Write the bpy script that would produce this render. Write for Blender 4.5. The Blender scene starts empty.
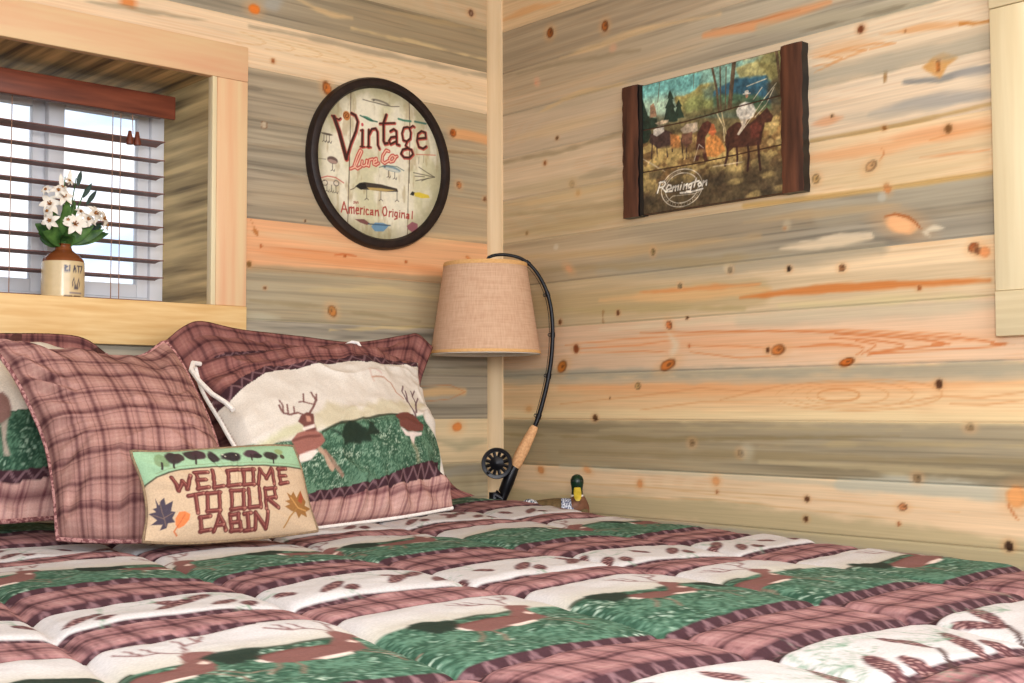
import bpy, math, random
import numpy as np
from mathutils import Vector, Matrix
PI = math.pi
scene = bpy.context.scene
COL = scene.collection
rnd = random.Random(7)

# ------------------------------------------------------------------ numpy helpers
# LIB START
import numpy as np
_rt = np.random.RandomState(11).rand(256, 256)
def vnoise(x, y, seed=0):
    x = np.asarray(x, float) + seed * 17.31; y = np.asarray(y, float) + seed * 9.77
    xi = np.floor(x).astype(int); yi = np.floor(y).astype(int)
    fx = x - xi; fy = y - yi
    fx = fx * fx * (3 - 2 * fx); fy = fy * fy * (3 - 2 * fy)
    x0 = xi & 255; x1 = (xi + 1) & 255; y0 = yi & 255; y1 = (yi + 1) & 255
    return (_rt[x0, y0] * (1 - fx) + _rt[x1, y0] * fx) * (1 - fy) + (_rt[x0, y1] * (1 - fx) + _rt[x1, y1] * fx) * fy
def fbm(x, y, seed=0, o=4):
    s = 0; a = .5; t = 0
    for i in range(o):
        s = s + a * vnoise(x * 2 ** i, y * 2 ** i, seed + i * 3); t += a; a *= .5
    return s / t
def sstep(a, b, x):
    t = np.clip((x - a) / (b - a), 0, 1); return t * t * (3 - 2 * t)
def resample(P, n):
    P = np.array(P, float); d = np.r_[0, np.cumsum(np.linalg.norm(np.diff(P, axis=0), axis=1))]
    # light corner rounding: Catmull-Rom densify first
    if len(P) > 2:
        Q = np.vstack([2 * P[0] - P[1], P, 2 * P[-1] - P[-2]]); out = []
        for i in range(len(P) - 1):
            p0, p1, p2, p3 = Q[i:i + 4]
            for t in np.linspace(0, 1, 12, endpoint=False):
                out.append(.5 * (2 * p1 + (p2 - p0) * t + (2 * p0 - 5 * p1 + 4 * p2 - p3) * t * t + (3 * p1 - p0 - 3 * p2 + p3) * t ** 3))
        out.append(P[-1]); P = np.array(out); d = np.r_[0, np.cumsum(np.linalg.norm(np.diff(P, axis=0), axis=1))]
    u = np.linspace(0, d[-1], n)
    return np.stack([np.interp(u, d, P[:, k]) for k in range(P.shape[1])], 1)
def pillow(sp, nu, nv):
    """front, back grids (nv,nu,3) and metric coordinates a (along), b (up)"""
    top, bot = resample(sp['top'], nu), resample(sp['bottom'], nu)
    lef, rig = resample(sp['left'], nv), resample(sp['right'], nv)
    s = np.linspace(0, 1, nu)[None, :, None]; t = np.linspace(0, 1, nv)[:, None, None]
    P = (1 - t) * bot[None] + t * top[None] + (1 - s) * lef[:, None] + s * rig[:, None] \
        - ((1 - s) * (1 - t) * bot[0] + s * (1 - t) * bot[-1] + (1 - s) * t * top[0] + s * t * top[-1])
    du = np.gradient(P, axis=1); dv = np.gradient(P, axis=0)
    N = np.cross(du, dv); N = N / np.linalg.norm(N, axis=2, keepdims=True)
    N = N * .35 + .65 * N.reshape(-1, 3).mean(0); N /= np.linalg.norm(N, axis=2, keepdims=True)
    W = np.linalg.norm(np.diff(P, axis=1), axis=2).sum(1).mean(); H = np.linalg.norm(np.diff(P, axis=0), axis=2).sum(0).mean()
    S = s[..., 0] + 0 * t[..., 0]; T = t[..., 0] + 0 * s[..., 0]
    fl = sp.get('flange', 0.0)
    S2 = np.clip((S * W - fl) / (W - 2 * fl), 0, 1); T2 = np.clip((T * H - fl) / (H - 2 * fl), 0, 1)
    k = sp.get('k', 2.6)
    prof = ((1 - np.abs(2 * S2 - 1) ** k) * (1 - np.abs(2 * T2 - 1) ** k)) ** sp.get('e', .55)
    edge = np.minimum(np.minimum(S, 1 - S) * W, np.minimum(T, 1 - T) * H)
    sd = sp.get('seed', 1)
    ang = np.arctan2((T - .5) * H, (S - .5) * W)
    wr = (fbm(S * W * 9, T * H * 9, sd) - .5) * .016 * sp.get('wrinkle', 1)
    puck = (vnoise(ang * 9, edge * 6, sd + 5) - .5) * .016 * np.exp(-((edge - .035) / .04) ** 2) * sp.get('wrinkle', 1)
    cz = fbm(S * W * 4 + T * 1.7, T * H * 6 - S * 1.2, sd + 11, 3)
    wr = wr + .011 * sp.get('crease', 0) * (1 - np.abs(2 * cz - 1)) ** 7
    fall = np.clip(edge / .02, 0, 1)
    F = P + N * (sp['T'] * prof + (wr + puck) * fall)[..., None]
    B = P - N * (sp['Tb'] * prof)[..., None]
    return F, B, S * W, T * H, P
# LIB END

def lin(c):
    c = np.clip(np.asarray(c, float), 0, 1)
    return np.where(c <= .04045, c / 12.92, ((c + .055) / 1.055) ** 2.4)
def rgb(r, g, b): return np.array([r, g, b], float) / 255.

class Canvas:
    """vertex colours of one surface, painted in that surface's own metric coordinates"""
    def __init__(s, U, V, base):
        s.shape = U.shape; s.U = U.ravel().astype(float); s.V = V.ravel().astype(float)
        s.C = np.ones((s.U.size, 3)) * np.asarray(base, float) if np.ndim(base) < 2 else np.array(base, float).reshape(-1, 3)
    def mix(s, idx, col, a):
        a = np.asarray(a, float)[..., None] if np.ndim(a) else a
        s.C[idx] = s.C[idx] * (1 - a) + np.asarray(col, float) * a
    def box(s, x0, x1, y0, y1):
        return np.nonzero((s.U >= x0) & (s.U <= x1) & (s.V >= y0) & (s.V <= y1))[0]
    def _seg(s, idx, pts):
        x = s.U[idx]; y = s.V[idx]; best = np.full(x.shape, 1e9); tt = np.zeros(x.shape)
        n = len(pts) - 1
        for i in range(n):
            ax, ay = pts[i]; bx, by = pts[i + 1]; dx, dy = bx - ax, by - ay
            L = dx * dx + dy * dy + 1e-12
            t = np.clip(((x - ax) * dx + (y - ay) * dy) / L, 0, 1)
            d = np.hypot(x - ax - t * dx, y - ay - t * dy)
            m = d < best; best[m] = d[m]; tt[m] = (i + t[m]) / n
        return best, tt
    def stroke(s, pts, w, col, a=1., soft=.0012, taper=0, wob=0, seed=0):
        pts = [tuple(p) for p in pts]
        m = w + soft + wob + .002
        xs = [p[0] for p in pts]; ys = [p[1] for p in pts]
        idx = s.box(min(xs) - m, max(xs) + m, min(ys) - m, max(ys) + m)
        if not len(idx): return
        d, t = s._seg(idx, pts)
        if wob: d = d + (fbm(s.U[idx] * 14, s.V[idx] * 60, seed) - .5) * 2 * wob
        ww = w * (1 - taper * np.abs(2 * t - 1) ** 1.5) if taper else w
        s.mix(idx, col, a * (1 - sstep(-soft, soft, d - ww)))
    def poly(s, pts, col, a=1., soft=.0012, noise=0, seed=0):
        pts = [tuple(p) for p in pts]; xs = [p[0] for p in pts]; ys = [p[1] for p in pts]
        m = soft + noise + .001
        idx = s.box(min(xs) - m, max(xs) + m, min(ys) - m, max(ys) + m)
        if not len(idx): return
        x = s.U[idx]; y = s.V[idx]; ins = np.zeros(x.shape, bool)
        for i in range(len(pts)):
            ax, ay = pts[i]; bx, by = pts[(i + 1) % len(pts)]
            c = ((ay > y) != (by > y)) & (x < (bx - ax) * (y - ay) / (by - ay + 1e-15) + ax)
            ins ^= c
        d, _ = s._seg(idx, pts + [pts[0]])
        d = np.where(ins, -d, d)
        if noise: d = d + (fbm(x * 40, y * 40, seed) - .5) * 2 * noise
        s.mix(idx, col, a * (1 - sstep(-soft, soft, d)))
    def ell(s, cx, cy, rx, ry, rot=0, col=(0, 0, 0), a=1., soft=.15, noise=0, seed=0):
        m = max(rx, ry) * (1 + soft + noise) + .002
        idx = s.box(cx - m, cx + m, cy - m, cy + m)
        if not len(idx): return
        c, n = math.cos(rot), math.sin(rot)
        x = s.U[idx] - cx; y = s.V[idx] - cy
        d = np.hypot((x * c + y * n) / rx, (-x * n + y * c) / ry)
        if noise: d = d + (fbm(s.U[idx] * 60, s.V[idx] * 60, seed) - .5) * 2 * noise
        s.mix(idx, col, a * (1 - sstep(1 - soft, 1 + soft, d)))
    def out(s): return lin(s.C).reshape(s.shape + (3,))

# ------------------------------------------------------------------ objects
def tag(o, label=None, cat=None, group=None, kind=None):
    if label: o['label'] = label
    if cat: o['category'] = cat
    if group: o['group'] = group
    if kind: o['kind'] = kind
    return o
def empty(name, loc=(0, 0, 0), rz=0, parent=None):
    o = bpy.data.objects.new(name, None); COL.objects.link(o); o.location = loc; o.rotation_euler[2] = rz
    o.empty_display_size = .05
    if parent: o.parent = parent
    return o
def link(name, me, mat, parent=None, smooth=True):
    o = bpy.data.objects.new(name, me); COL.objects.link(o)
    if mat: me.materials.append(mat)
    if parent:
        o.parent = parent
        if parent.type == 'EMPTY' and parent.parent is None:
            o.matrix_parent_inverse = Matrix.Translation(-Vector(parent.location)) if parent.rotation_euler[2] == 0 else Matrix()
    if smooth: me.polygons.foreach_set('use_smooth', [True] * len(me.polygons))
    return o
class MB:
    def __init__(s): s.v = []; s.f = []
    def add(s, v, f):
        n = len(s.v); s.v += [tuple(p) for p in v]; s.f += [tuple(i + n for i in q) for q in f]; return s
    def grid(s, P, closed_u=False, flip=False, mask=None):
        nv, nu = P.shape[:2]; n = len(s.v)
        s.v += [tuple(p) for p in P.reshape(-1, 3)]
        for j in range(nv - 1):
            for i in range(nu if closed_u else nu - 1):
                if mask is not None and not mask[j, i]: continue
                i2 = (i + 1) % nu
                q = (n + j * nu + i, n + j * nu + i2, n + (j + 1) * nu + i2, n + (j + 1) * nu + i)
                s.f.append(q[::-1] if flip else q)
        return s
    def box(s, x0, x1, y0, y1, z0, z1, b=.0, M=None):
        b = min(b, (x1 - x0) * .45, (y1 - y0) * .45, (z1 - z0) * .45)
        if b <= 0:
            v = [(x, y, z) for z in (z0, z1) for y in (y0, y1) for x in (x0, x1)]
            f = [(0, 2, 3, 1), (4, 5, 7, 6), (0, 1, 5, 4), (2, 6, 7, 3), (0, 4, 6, 2), (1, 3, 7, 5)]
        else:
            import bmesh
            bm = bmesh.new(); r = bmesh.ops.create_cube(bm, size=1)
            for q in bm.verts: q.co = Vector(((x0 + x1) / 2 + q.co.x * (x1 - x0), (y0 + y1) / 2 + q.co.y * (y1 - y0), (z0 + z1) / 2 + q.co.z * (z1 - z0)))
            bmesh.ops.bevel(bm, geom=bm.edges[:], offset=b, segments=2, profile=.5, affect='EDGES')
            bm.verts.index_update(); v = [tuple(q.co) for q in bm.verts]; f = [tuple(q.index for q in fc.verts) for fc in bm.faces]; bm.free()
        if M is not None: v = [tuple(M @ Vector(p)) for p in v]
        return s.add(v, f)
    def tube(s, pts, r, n=8, cap=True, closed=False):
        P = [Vector(p) for p in pts]; m = len(P)
        R = [r] * m if np.ndim(r) == 0 else list(r)
        ring = []; up = None
        for i in range(m):
            if closed: T = (P[(i + 1) % m] - P[i - 1]).normalized()
            else: T = (P[min(i + 1, m - 1)] - P[max(i - 1, 0)]).normalized()
            if up is None:
                up = Vector((0, 0, 1)) if abs(T.z) < .9 else Vector((1, 0, 0))
            a = (up - T * up.dot(T)).normalized(); b = T.cross(a); up = a
            ring.append([P[i] + (a * math.cos(k * 2 * PI / n) + b * math.sin(k * 2 * PI / n)) * R[i] for k in range(n)])
        n0 = len(s.v)
        for q in ring: s.v += [tuple(p) for p in q]
        for i in range(m if closed else m - 1):
            j = (i + 1) % m
            for k in range(n):
                k2 = (k + 1) % n
                s.f.append((n0 + i * n + k, n0 + i * n + k2, n0 + j * n + k2, n0 + j * n + k))
        if cap and not closed:
            s.f.append(tuple(n0 + k for k in range(n))[::-1]); s.f.append(tuple(n0 + (m - 1) * n + k for k in range(n)))
        return s
    def lathe(s, prof, c=(0, 0, 0), n=40, M=None):
        n0 = len(s.v)
        for r, z in prof:
            for k in range(n):
                a = 2 * PI * k / n; p = Vector((r * math.cos(a), r * math.sin(a), z))
                if M is not None: p = M @ p
                s.v.append((p.x + c[0], p.y + c[1], p.z + c[2]))
        for i in range(len(prof) - 1):
            for k in range(n):
                k2 = (k + 1) % n
                s.f.append((n0 + i * n + k, n0 + i * n + k2, n0 + (i + 1) * n + k2, n0 + (i + 1) * n + k))
        return s
    def build(s, name, mat, parent=None, smooth=True):
        me = bpy.data.meshes.new(name); me.from_pydata(s.v, [], s.f); me.update()
        o = link(name, me, mat, parent, smooth)
        if smooth:
            try: me.set_sharp_from_angle(angle=math.radians(40))
            except Exception: pass
        return o
def set_col(me, col):
    at = me.color_attributes.new('Col', 'FLOAT_COLOR', 'POINT')
    c = np.ones((len(me.vertices), 4), np.float32); c[:, :3] = np.asarray(col).reshape(-1, 3)
    at.data.foreach_set('color', c.ravel())
def grid_mesh(name, P, col, mat, parent=None, mask=None, flip=False, smooth=True):
    """big painted sheet"""
    nv, nu = P.shape[:2]
    me = bpy.data.meshes.new(name)
    j, i = np.mgrid[0:nv - 1, 0:nu - 1]; a = (j * nu + i)
    q = np.stack([a, a + 1, a + nu + 1, a + nu], -1)
    q = q[mask] if mask is not None else q.reshape(-1, 4)
    if flip: q = q[:, ::-1]
    nf = len(q)
    me.vertices.add(nv * nu); me.vertices.foreach_set('co', P.astype(np.float32).ravel())
    me.loops.add(nf * 4); me.loops.foreach_set('vertex_index', q.astype(np.int32).ravel())
    me.polygons.add(nf); me.polygons.foreach_set('loop_start', np.arange(nf, dtype=np.int32) * 4)
    me.update(calc_edges=True)
    if col is not None: set_col(me, col)
    o = link(name, me, mat, parent, smooth)
    return o

# ------------------------------------------------------------------ materials
def nodes(name):
    m = bpy.data.materials.new(name); m.use_nodes = True
    nt = m.node_tree; return m, nt, nt.nodes['Principled BSDF']
def mat_painted(name, rough=.6, scale=(60, 60, 60), amp=.12, bump=.0, bscale=None, spec=.3, dist=.001):
    m, nt, b = nodes(name)
    at = nt.nodes.new('ShaderNodeAttribute'); at.attribute_name = 'Col'
    tc = nt.nodes.new('ShaderNodeTexCoord'); mp = nt.nodes.new('ShaderNodeMapping'); mp.inputs['Scale'].default_value = scale
    nz = nt.nodes.new('ShaderNodeTexNoise'); nz.inputs['Scale'].default_value = 1; nz.inputs['Detail'].default_value = 4
    nt.links.new(tc.outputs['Object'], mp.inputs[0]); nt.links.new(mp.outputs[0], nz.inputs['Vector'])
    mr = nt.nodes.new('ShaderNodeMapRange'); mr.inputs[1].default_value = .3; mr.inputs[2].default_value = .7
    mr.inputs[3].default_value = 1 - amp; mr.inputs[4].default_value = 1 + amp
    nt.links.new(nz.outputs['Fac'], mr.inputs[0])
    vm = nt.nodes.new('ShaderNodeVectorMath'); vm.operation = 'SCALE'
    nt.links.new(at.outputs['Color'], vm.inputs[0]); nt.links.new(mr.outputs[0], vm.inputs['Scale'])
    nt.links.new(vm.outputs[0], b.inputs['Base Color'])
    b.inputs['Roughness'].default_value = rough; b.inputs['Specular IOR Level'].default_value = spec
    if bump:
        bp = nt.nodes.new('ShaderNodeBump'); bp.inputs['Strength'].default_value = bump; bp.inputs['Distance'].default_value = dist
        src = nz
        if bscale:
            mp2 = nt.nodes.new('ShaderNodeMapping'); mp2.inputs['Scale'].default_value = bscale
            src = nt.nodes.new('ShaderNodeTexNoise'); src.inputs['Scale'].default_value = 1
            nt.links.new(tc.outputs['Object'], mp2.inputs[0]); nt.links.new(mp2.outputs[0], src.inputs['Vector'])
        nt.links.new(src.outputs['Fac'], bp.inputs['Height']); nt.links.new(bp.outputs[0], b.inputs['Normal'])
    return m
def mat_noise(name, c1, c2, scale=(30, 30, 30), rough=.6, metal=0, detail=4, bump=0, spec=.3, lo=.35, hi=.65, sub=0):
    m, nt, b = nodes(name)
    tc = nt.nodes.new('ShaderNodeTexCoord'); mp = nt.nodes.new('ShaderNodeMapping'); mp.inputs['Scale'].default_value = scale
    nz = nt.nodes.new('ShaderNodeTexNoise'); nz.inputs['Scale'].default_value = 1; nz.inputs['Detail'].default_value = detail
    cr = nt.nodes.new('ShaderNodeValToRGB')
    cr.color_ramp.elements[0].position = lo; cr.color_ramp.elements[1].position = hi
    cr.color_ramp.elements[0].color = (*lin(np.array(c1) / 255), 1); cr.color_ramp.elements[1].color = (*lin(np.array(c2) / 255), 1)
    nt.links.new(tc.outputs['Object'], mp.inputs[0]); nt.links.new(mp.outputs[0], nz.inputs['Vector'])
    nt.links.new(nz.outputs['Fac'], cr.inputs[0]); nt.links.new(cr.outputs[0], b.inputs['Base Color'])
    b.inputs['Roughness'].default_value = rough; b.inputs['Metallic'].default_value = metal; b.inputs['Specular IOR Level'].default_value = spec
    if bump:
        bp = nt.nodes.new('ShaderNodeBump'); bp.inputs['Strength'].default_value = bump; bp.inputs['Distance'].default_value = .001
        nt.links.new(nz.outputs['Fac'], bp.inputs['Height']); nt.links.new(bp.outputs[0], b.inputs['Normal'])
    return m
MW = mat_painted('pine_boards', .55, (4, 4, 260), .07, .12, spec=.25)
MT = mat_painted('pine_trim_vertical', .5, (200, 200, 3), .06, .1, spec=.25)
MF = mat_painted('printed_cotton', .85, (350, 350, 350), .10, .25, spec=.15)
MQ = mat_painted('quilted_cotton', .8, (300, 300, 300), .09, .25, spec=.18)
MS = mat_painted('printed_tin', .45, (120, 120, 120), .07, spec=.35)
M_trimh = mat_noise('pine_trim_horizontal', (232, 198, 142), (216, 172, 112), (5, 40, 60), .5, bump=.05)
M_casing = mat_noise('pine_casing', (226, 196, 152), (222, 168, 128), (30, 30, 1.5), .5, bump=.05)
M_casingh = mat_noise('pine_head_casing', (224, 190, 146), (218, 162, 126), (2.0, 20, 26), .5, bump=.05)
M_cream = mat_noise('pale_pine', (228, 212, 174), (220, 202, 162), (60, 60, 3), .5, bump=.05)
M_creamh = mat_noise('pale_pine_horizontal', (228, 212, 174), (218, 200, 160), (3, 3, 90), .5, bump=.05)
M_corner = mat_noise('corner_batten_pine', (232, 204, 164), (224, 194, 152), (60, 60, 3), .5, bump=.05)
M_reveal = mat_noise('stained_blue_pine', (104, 88, 60), (222, 196, 142), (14, 1.6, 34), .6, bump=.1, lo=.32, hi=.66)
M_revealtop = mat_noise('stained_blue_pine_top', (92, 78, 56), (216, 184, 130), (34, 1.6, 10), .6, bump=.1, lo=.34, hi=.64)
M_cherry = mat_noise('cherry_wood', (94, 46, 32), (124, 64, 44), (6, 60, 60), .4)
M_slat = mat_noise('cherry_slat', (110, 70, 62), (128, 86, 76), (6, 60, 60), .45)
M_vinyl = mat_noise('white_vinyl', (214, 214, 218), (224, 224, 228), (3, 3, 3), .4)
M_cordw = mat_noise('cord_brown', (134, 100, 84), (164, 124, 100), (300, 300, 300), .8)
M_black = mat_noise('black_metal', (20, 17, 17), (30, 26, 25), (40, 40, 40), .38, spec=.4)
M_blacks = mat_noise('black_steel', (16, 15, 18), (24, 22, 26), (60, 60, 60), .32, metal=.3)
M_rim = mat_noise('dark_rim', (30, 20, 18), (42, 29, 25), (60, 60, 60), .45)
M_cork = mat_noise('cork', (226, 176, 126), (202, 148, 102), (160, 160, 160), .8, bump=.2)
M_darkwood = mat_noise('dark_walnut', (66, 42, 30), (88, 56, 40), (10, 10, 60), .5)
M_rust = mat_noise('weathered_barn_wood', (52, 31, 22), (108, 66, 46), (40, 40, 5), .7, bump=.3, lo=.3, hi=.7)
M_pipew = mat_noise('white_cord', (226, 218, 210), (240, 234, 228), (200, 200, 200), .8)
M_pipem = mat_noise('maroon_cord', (112, 66, 66), (176, 128, 122), (160, 160, 160), .8, lo=.45, hi=.55)
M_mattress = mat_noise('mattress_ticking', (214, 208, 200), (226, 220, 212), (40, 40, 40), .8)
M_floor = mat_noise('pine_floor', (150, 104, 66), (176, 128, 84), (2, 24, 2), .45)
M_ceil = mat_noise('ceiling_pine', (214, 186, 140), (196, 164, 118), (3, 30, 3), .6)
# shade
M_shade, nt, b = nodes('burlap_shade')
tc = nt.nodes.new('ShaderNodeTexCoord')
w1 = nt.nodes.new('ShaderNodeTexNoise'); w1.inputs['Scale'].default_value = 1
mp = nt.nodes.new('ShaderNodeMapping'); mp.inputs['Scale'].default_value = (16, 16, 420); nt.links.new(tc.outputs['Object'], mp.inputs[0]); nt.links.new(mp.outputs[0], w1.inputs['Vector'])
w2 = nt.nodes.new('ShaderNodeTexNoise'); w2.inputs['Scale'].default_value = 1
mp2 = nt.nodes.new('ShaderNodeMapping'); mp2.inputs['Scale'].default_value = (260, 260, 14); nt.links.new(tc.outputs['Object'], mp2.inputs[0]); nt.links.new(mp2.outputs[0], w2.inputs['Vector'])
ad = nt.nodes.new('ShaderNodeMath'); ad.operation = 'ADD'; nt.links.new(w1.outputs['Fac'], ad.inputs[0]); nt.links.new(w2.outputs['Fac'], ad.inputs[1])
cr = nt.nodes.new('ShaderNodeValToRGB'); cr.color_ramp.elements[0].position = .36; cr.color_ramp.elements[1].position = .62
hf = nt.nodes.new('ShaderNodeMath'); hf.operation = 'MULTIPLY'; hf.inputs[1].default_value = .5; nt.links.new(ad.outputs[0], hf.inputs[0]); nt.links.new(hf.outputs[0], cr.inputs[0])
cr.color_ramp.elements[0].color = (*lin(rgb(192, 152, 122)), 1); cr.color_ramp.elements[1].color = (*lin(rgb(208, 172, 142)), 1)
nt.links.new(cr.outputs[0], b.inputs['Base Color']); b.inputs['Roughness'].default_value = .9
M_shadein = mat_noise('shade_lining', (236, 230, 220), (242, 236, 228), (20, 20, 20), .8)
M_tape = mat_noise('shade_tape', (206, 158, 100), (220, 174, 116), (120, 120, 400), .85)
# glass
M_glass, nt, b = nodes('window_glass')
nt.nodes.remove(b); o_ = nt.nodes['Material Output']
tr = nt.nodes.new('ShaderNodeBsdfTransparent'); gl = nt.nodes.new('ShaderNodeBsdfGlossy'); gl.inputs['Roughness'].default_value = .02
fr = nt.nodes.new('ShaderNodeFresnel'); fr.inputs['IOR'].default_value = 1.25; mx = nt.nodes.new('ShaderNodeMixShader')
nt.links.new(fr.outputs[0], mx.inputs[0]); nt.links.new(tr.outputs[0], mx.inputs[1]); nt.links.new(gl.outputs[0], mx.inputs[2]); nt.links.new(mx.outputs[0], o_.inputs[0])

# ------------------------------------------------------------------ camera
CM = ([[0.74996, -0.03206, -0.6607], [-0.66147, -0.04074, -0.74886], [-0.00291, 0.99865, -0.05177]], [-2.3827, -2.7782, 1.0], 1259.0)
cd = bpy.data.cameras.new('camera'); cam = bpy.data.objects.new('camera', cd); COL.objects.link(cam)
R3 = Matrix(CM[0])
cam.matrix_world = Matrix.Translation(Vector(CM[1])) @ R3.to_quaternion().to_matrix().to_4x4()
cd.sensor_width = 36; cd.lens = CM[2] * 36 / 1024; cd.clip_start = .05; cd.clip_end = 3000
scene.camera = cam

# ------------------------------------------------------------------ pine boards
CREAM = rgb(230, 202, 160); PALE = rgb(224, 206, 172); PEACH = rgb(230, 186, 142); ORANGE = rgb(222, 148, 92); DORANGE = rgb(190, 108, 54)
GRAY = rgb(168, 155, 130); OLIVE = rgb(164, 146, 108); BLUE = rgb(160, 156, 146); TAN = rgb(200, 172, 130); KNOT = rgb(176, 98, 46); KDARK = rgb(84, 50, 26)
SEAM_R = [.589, .715, .838, .965, 1.088, 1.219, 1.343, 1.468, 1.596, 1.72, 1.846, 1.97, 2.094, 2.22, 2.346, 2.5]
SEAM_L = [.589, .715, .841, .967, 1.093, 1.219, 1.348, 1.474, 1.6, 1.726, 1.856, 1.979, 2.104, 2.23, 2.356, 2.5]
# each board: colour near the corner, colour far from it, streak colour, streak amount
SPEC_R = {0: (GRAY, GRAY, OLIVE, .5), 1: (rgb(228, 194, 146), rgb(234, 200, 152), PEACH, .3), 2: (rgb(168, 148, 108), rgb(166, 150, 116), rgb(134, 118, 84), .8),  # right wall tones are duller toward the corner, partly room light put into colour
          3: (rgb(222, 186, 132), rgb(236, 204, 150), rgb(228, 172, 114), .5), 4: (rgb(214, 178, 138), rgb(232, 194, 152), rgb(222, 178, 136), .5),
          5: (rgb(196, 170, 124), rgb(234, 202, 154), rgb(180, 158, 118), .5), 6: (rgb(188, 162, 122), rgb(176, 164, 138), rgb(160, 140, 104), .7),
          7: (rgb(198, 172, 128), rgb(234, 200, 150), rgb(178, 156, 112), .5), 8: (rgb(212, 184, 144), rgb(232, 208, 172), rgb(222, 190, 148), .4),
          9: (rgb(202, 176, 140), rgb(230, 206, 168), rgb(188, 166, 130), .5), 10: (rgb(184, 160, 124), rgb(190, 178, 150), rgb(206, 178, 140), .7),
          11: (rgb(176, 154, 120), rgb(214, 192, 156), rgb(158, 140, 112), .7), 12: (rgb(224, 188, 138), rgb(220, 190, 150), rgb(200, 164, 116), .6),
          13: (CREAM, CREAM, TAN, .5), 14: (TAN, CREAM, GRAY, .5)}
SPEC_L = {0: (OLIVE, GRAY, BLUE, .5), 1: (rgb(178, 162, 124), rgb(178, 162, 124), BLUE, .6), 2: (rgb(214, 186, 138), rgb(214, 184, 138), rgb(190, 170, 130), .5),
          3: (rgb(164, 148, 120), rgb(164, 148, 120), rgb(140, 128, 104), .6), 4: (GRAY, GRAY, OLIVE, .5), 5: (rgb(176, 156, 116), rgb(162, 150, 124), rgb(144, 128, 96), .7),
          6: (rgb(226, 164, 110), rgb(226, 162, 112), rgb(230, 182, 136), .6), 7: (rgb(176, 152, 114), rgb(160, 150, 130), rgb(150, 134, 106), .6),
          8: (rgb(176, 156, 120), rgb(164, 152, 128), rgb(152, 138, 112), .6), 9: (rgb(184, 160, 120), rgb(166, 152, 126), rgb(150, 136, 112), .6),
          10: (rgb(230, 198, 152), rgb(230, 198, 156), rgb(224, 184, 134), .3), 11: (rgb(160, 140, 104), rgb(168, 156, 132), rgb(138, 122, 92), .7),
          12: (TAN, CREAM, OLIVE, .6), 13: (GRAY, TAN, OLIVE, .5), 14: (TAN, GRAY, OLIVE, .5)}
def zrows(seams):
    z = [0, .3, .55]
    for k in range(len(seams) - 1):
        a, b = seams[k], seams[k + 1]
        z += [a - .0018, a, a + .0018] + list(np.arange(a + .0055, b - .004, .0037))
    return np.array(sorted(set(np.round(z + [2.5], 5))))
def paint_boards(U, Z, seams, spec, seed):
    """U: metres from the corner (positive)"""
    C = np.zeros(U.shape + (3,)); k = np.clip(np.searchsorted(seams, Z, side='right') - 1, 0, len(seams) - 2)
    for b, (c0, c1, cs, am) in spec.items():
        m = k == b
        if not m.any(): continue
        u, z = U[m], Z[m]; sd = seed + b * 13
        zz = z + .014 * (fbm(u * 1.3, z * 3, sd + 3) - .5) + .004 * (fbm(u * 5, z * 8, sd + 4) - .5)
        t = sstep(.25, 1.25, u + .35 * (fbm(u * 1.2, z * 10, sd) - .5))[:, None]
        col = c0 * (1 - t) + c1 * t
        n = fbm(u * .7, zz * 20, sd + 1, 3); a = (am * .7 * sstep(.50, .64, n))[:, None]
        col = col * (1 - a) + cs * a
        sat = (col.max(1) - col.min(1)); gry = (1 - sstep(.16, .27, sat))
        # blue-stain streaks on the grey boards, latewood lines on the clear ones
        r1 = 1 - np.abs(2 * fbm(u * .9, zz * 60, sd + 9, 2) - 1); r2 = fbm(u * 1.1, zz * 38, sd + 7, 3)
        col = col * (1 - gry * (.16 * sstep(.84, .98, r1) + .12 * sstep(.54, .70, r2)))[:, None]
        lw = .5 + .5 * np.sin(2 * PI * (zz * 130 + 7 * fbm(u * .9, z * 7, sd + 6, 2)))
        a = ((1 - gry) * .20 * sstep(.72, 1.0, lw) * sstep(.35, .6, fbm(u * 1.5, z * 20, sd + 8)))[:, None]
        col = col * (1 - a) + rgb(206, 146, 92) * a
        n2 = fbm(u * 2.2, zz * 130, sd + 2, 3); col = col * (1 + .10 * (n2 - .5))[:, None]
        n3 = fbm(u * 6, zz * 200, sd + 5, 2); col = col * (1 + .07 * (n3 - .5))[:, None]
        C[m] = col
    C = np.clip(C * 1.02, 0, 1); C = np.clip((C + (C.mean(-1, keepdims=True) - C) * .10) * np.array([.995, 1., 1.025]), 0, 1)
    C[Z < seams[0]] = OLIVE
    return C
ROT = [-1]
def knot(c, p, rx, ry=None, rot=0, col=KNOT, ring=True, a=.95):
    rot = rot * ROT[0]
    ry = ry or rx * .8
    for (u, z) in p:
        c.ell(u, z, rx * 1.9, ry * 1.7, rot, rgb(222, 166, 112), .35, .5)
        c.ell(u, z, rx, ry, rot, col * .62 if ring else col, a, .22, .18, 3)
        c.ell(u + rx * .1, z, rx * .72, ry * .72, rot, col * 1.08, a * .9, .3, .2, 5)
        if ring: c.ell(u - rx * .15, z + ry * .1, rx * .3, ry * .3, rot, col * .55, .8, .4, .2)
def dot(c, p, r, col=KDARK):
    for (u, z) in p:
        c.ell(u, z, r * 2, r * 1.7, 0, rgb(206, 150, 100), .4, .5); c.ell(u, z, r, r * 1.15, 0, col, .92, .3, .2)
def band(c, p, w, col, a=.7, soft=None, taper=.8, wob=.006, seed=1):
    p = list(p)
    if p[-1][0] < -1.6:                                   # carries on past the near window
        d = np.array(p[-1]) - np.array(p[-2]); d = d / np.linalg.norm(d); p.append(tuple(np.array(p[-1]) + d * .9))
    c.stroke(p, w, col, a * .92, max(soft or w * .7, w * .45), taper, wob * 1.3, seed)
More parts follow.
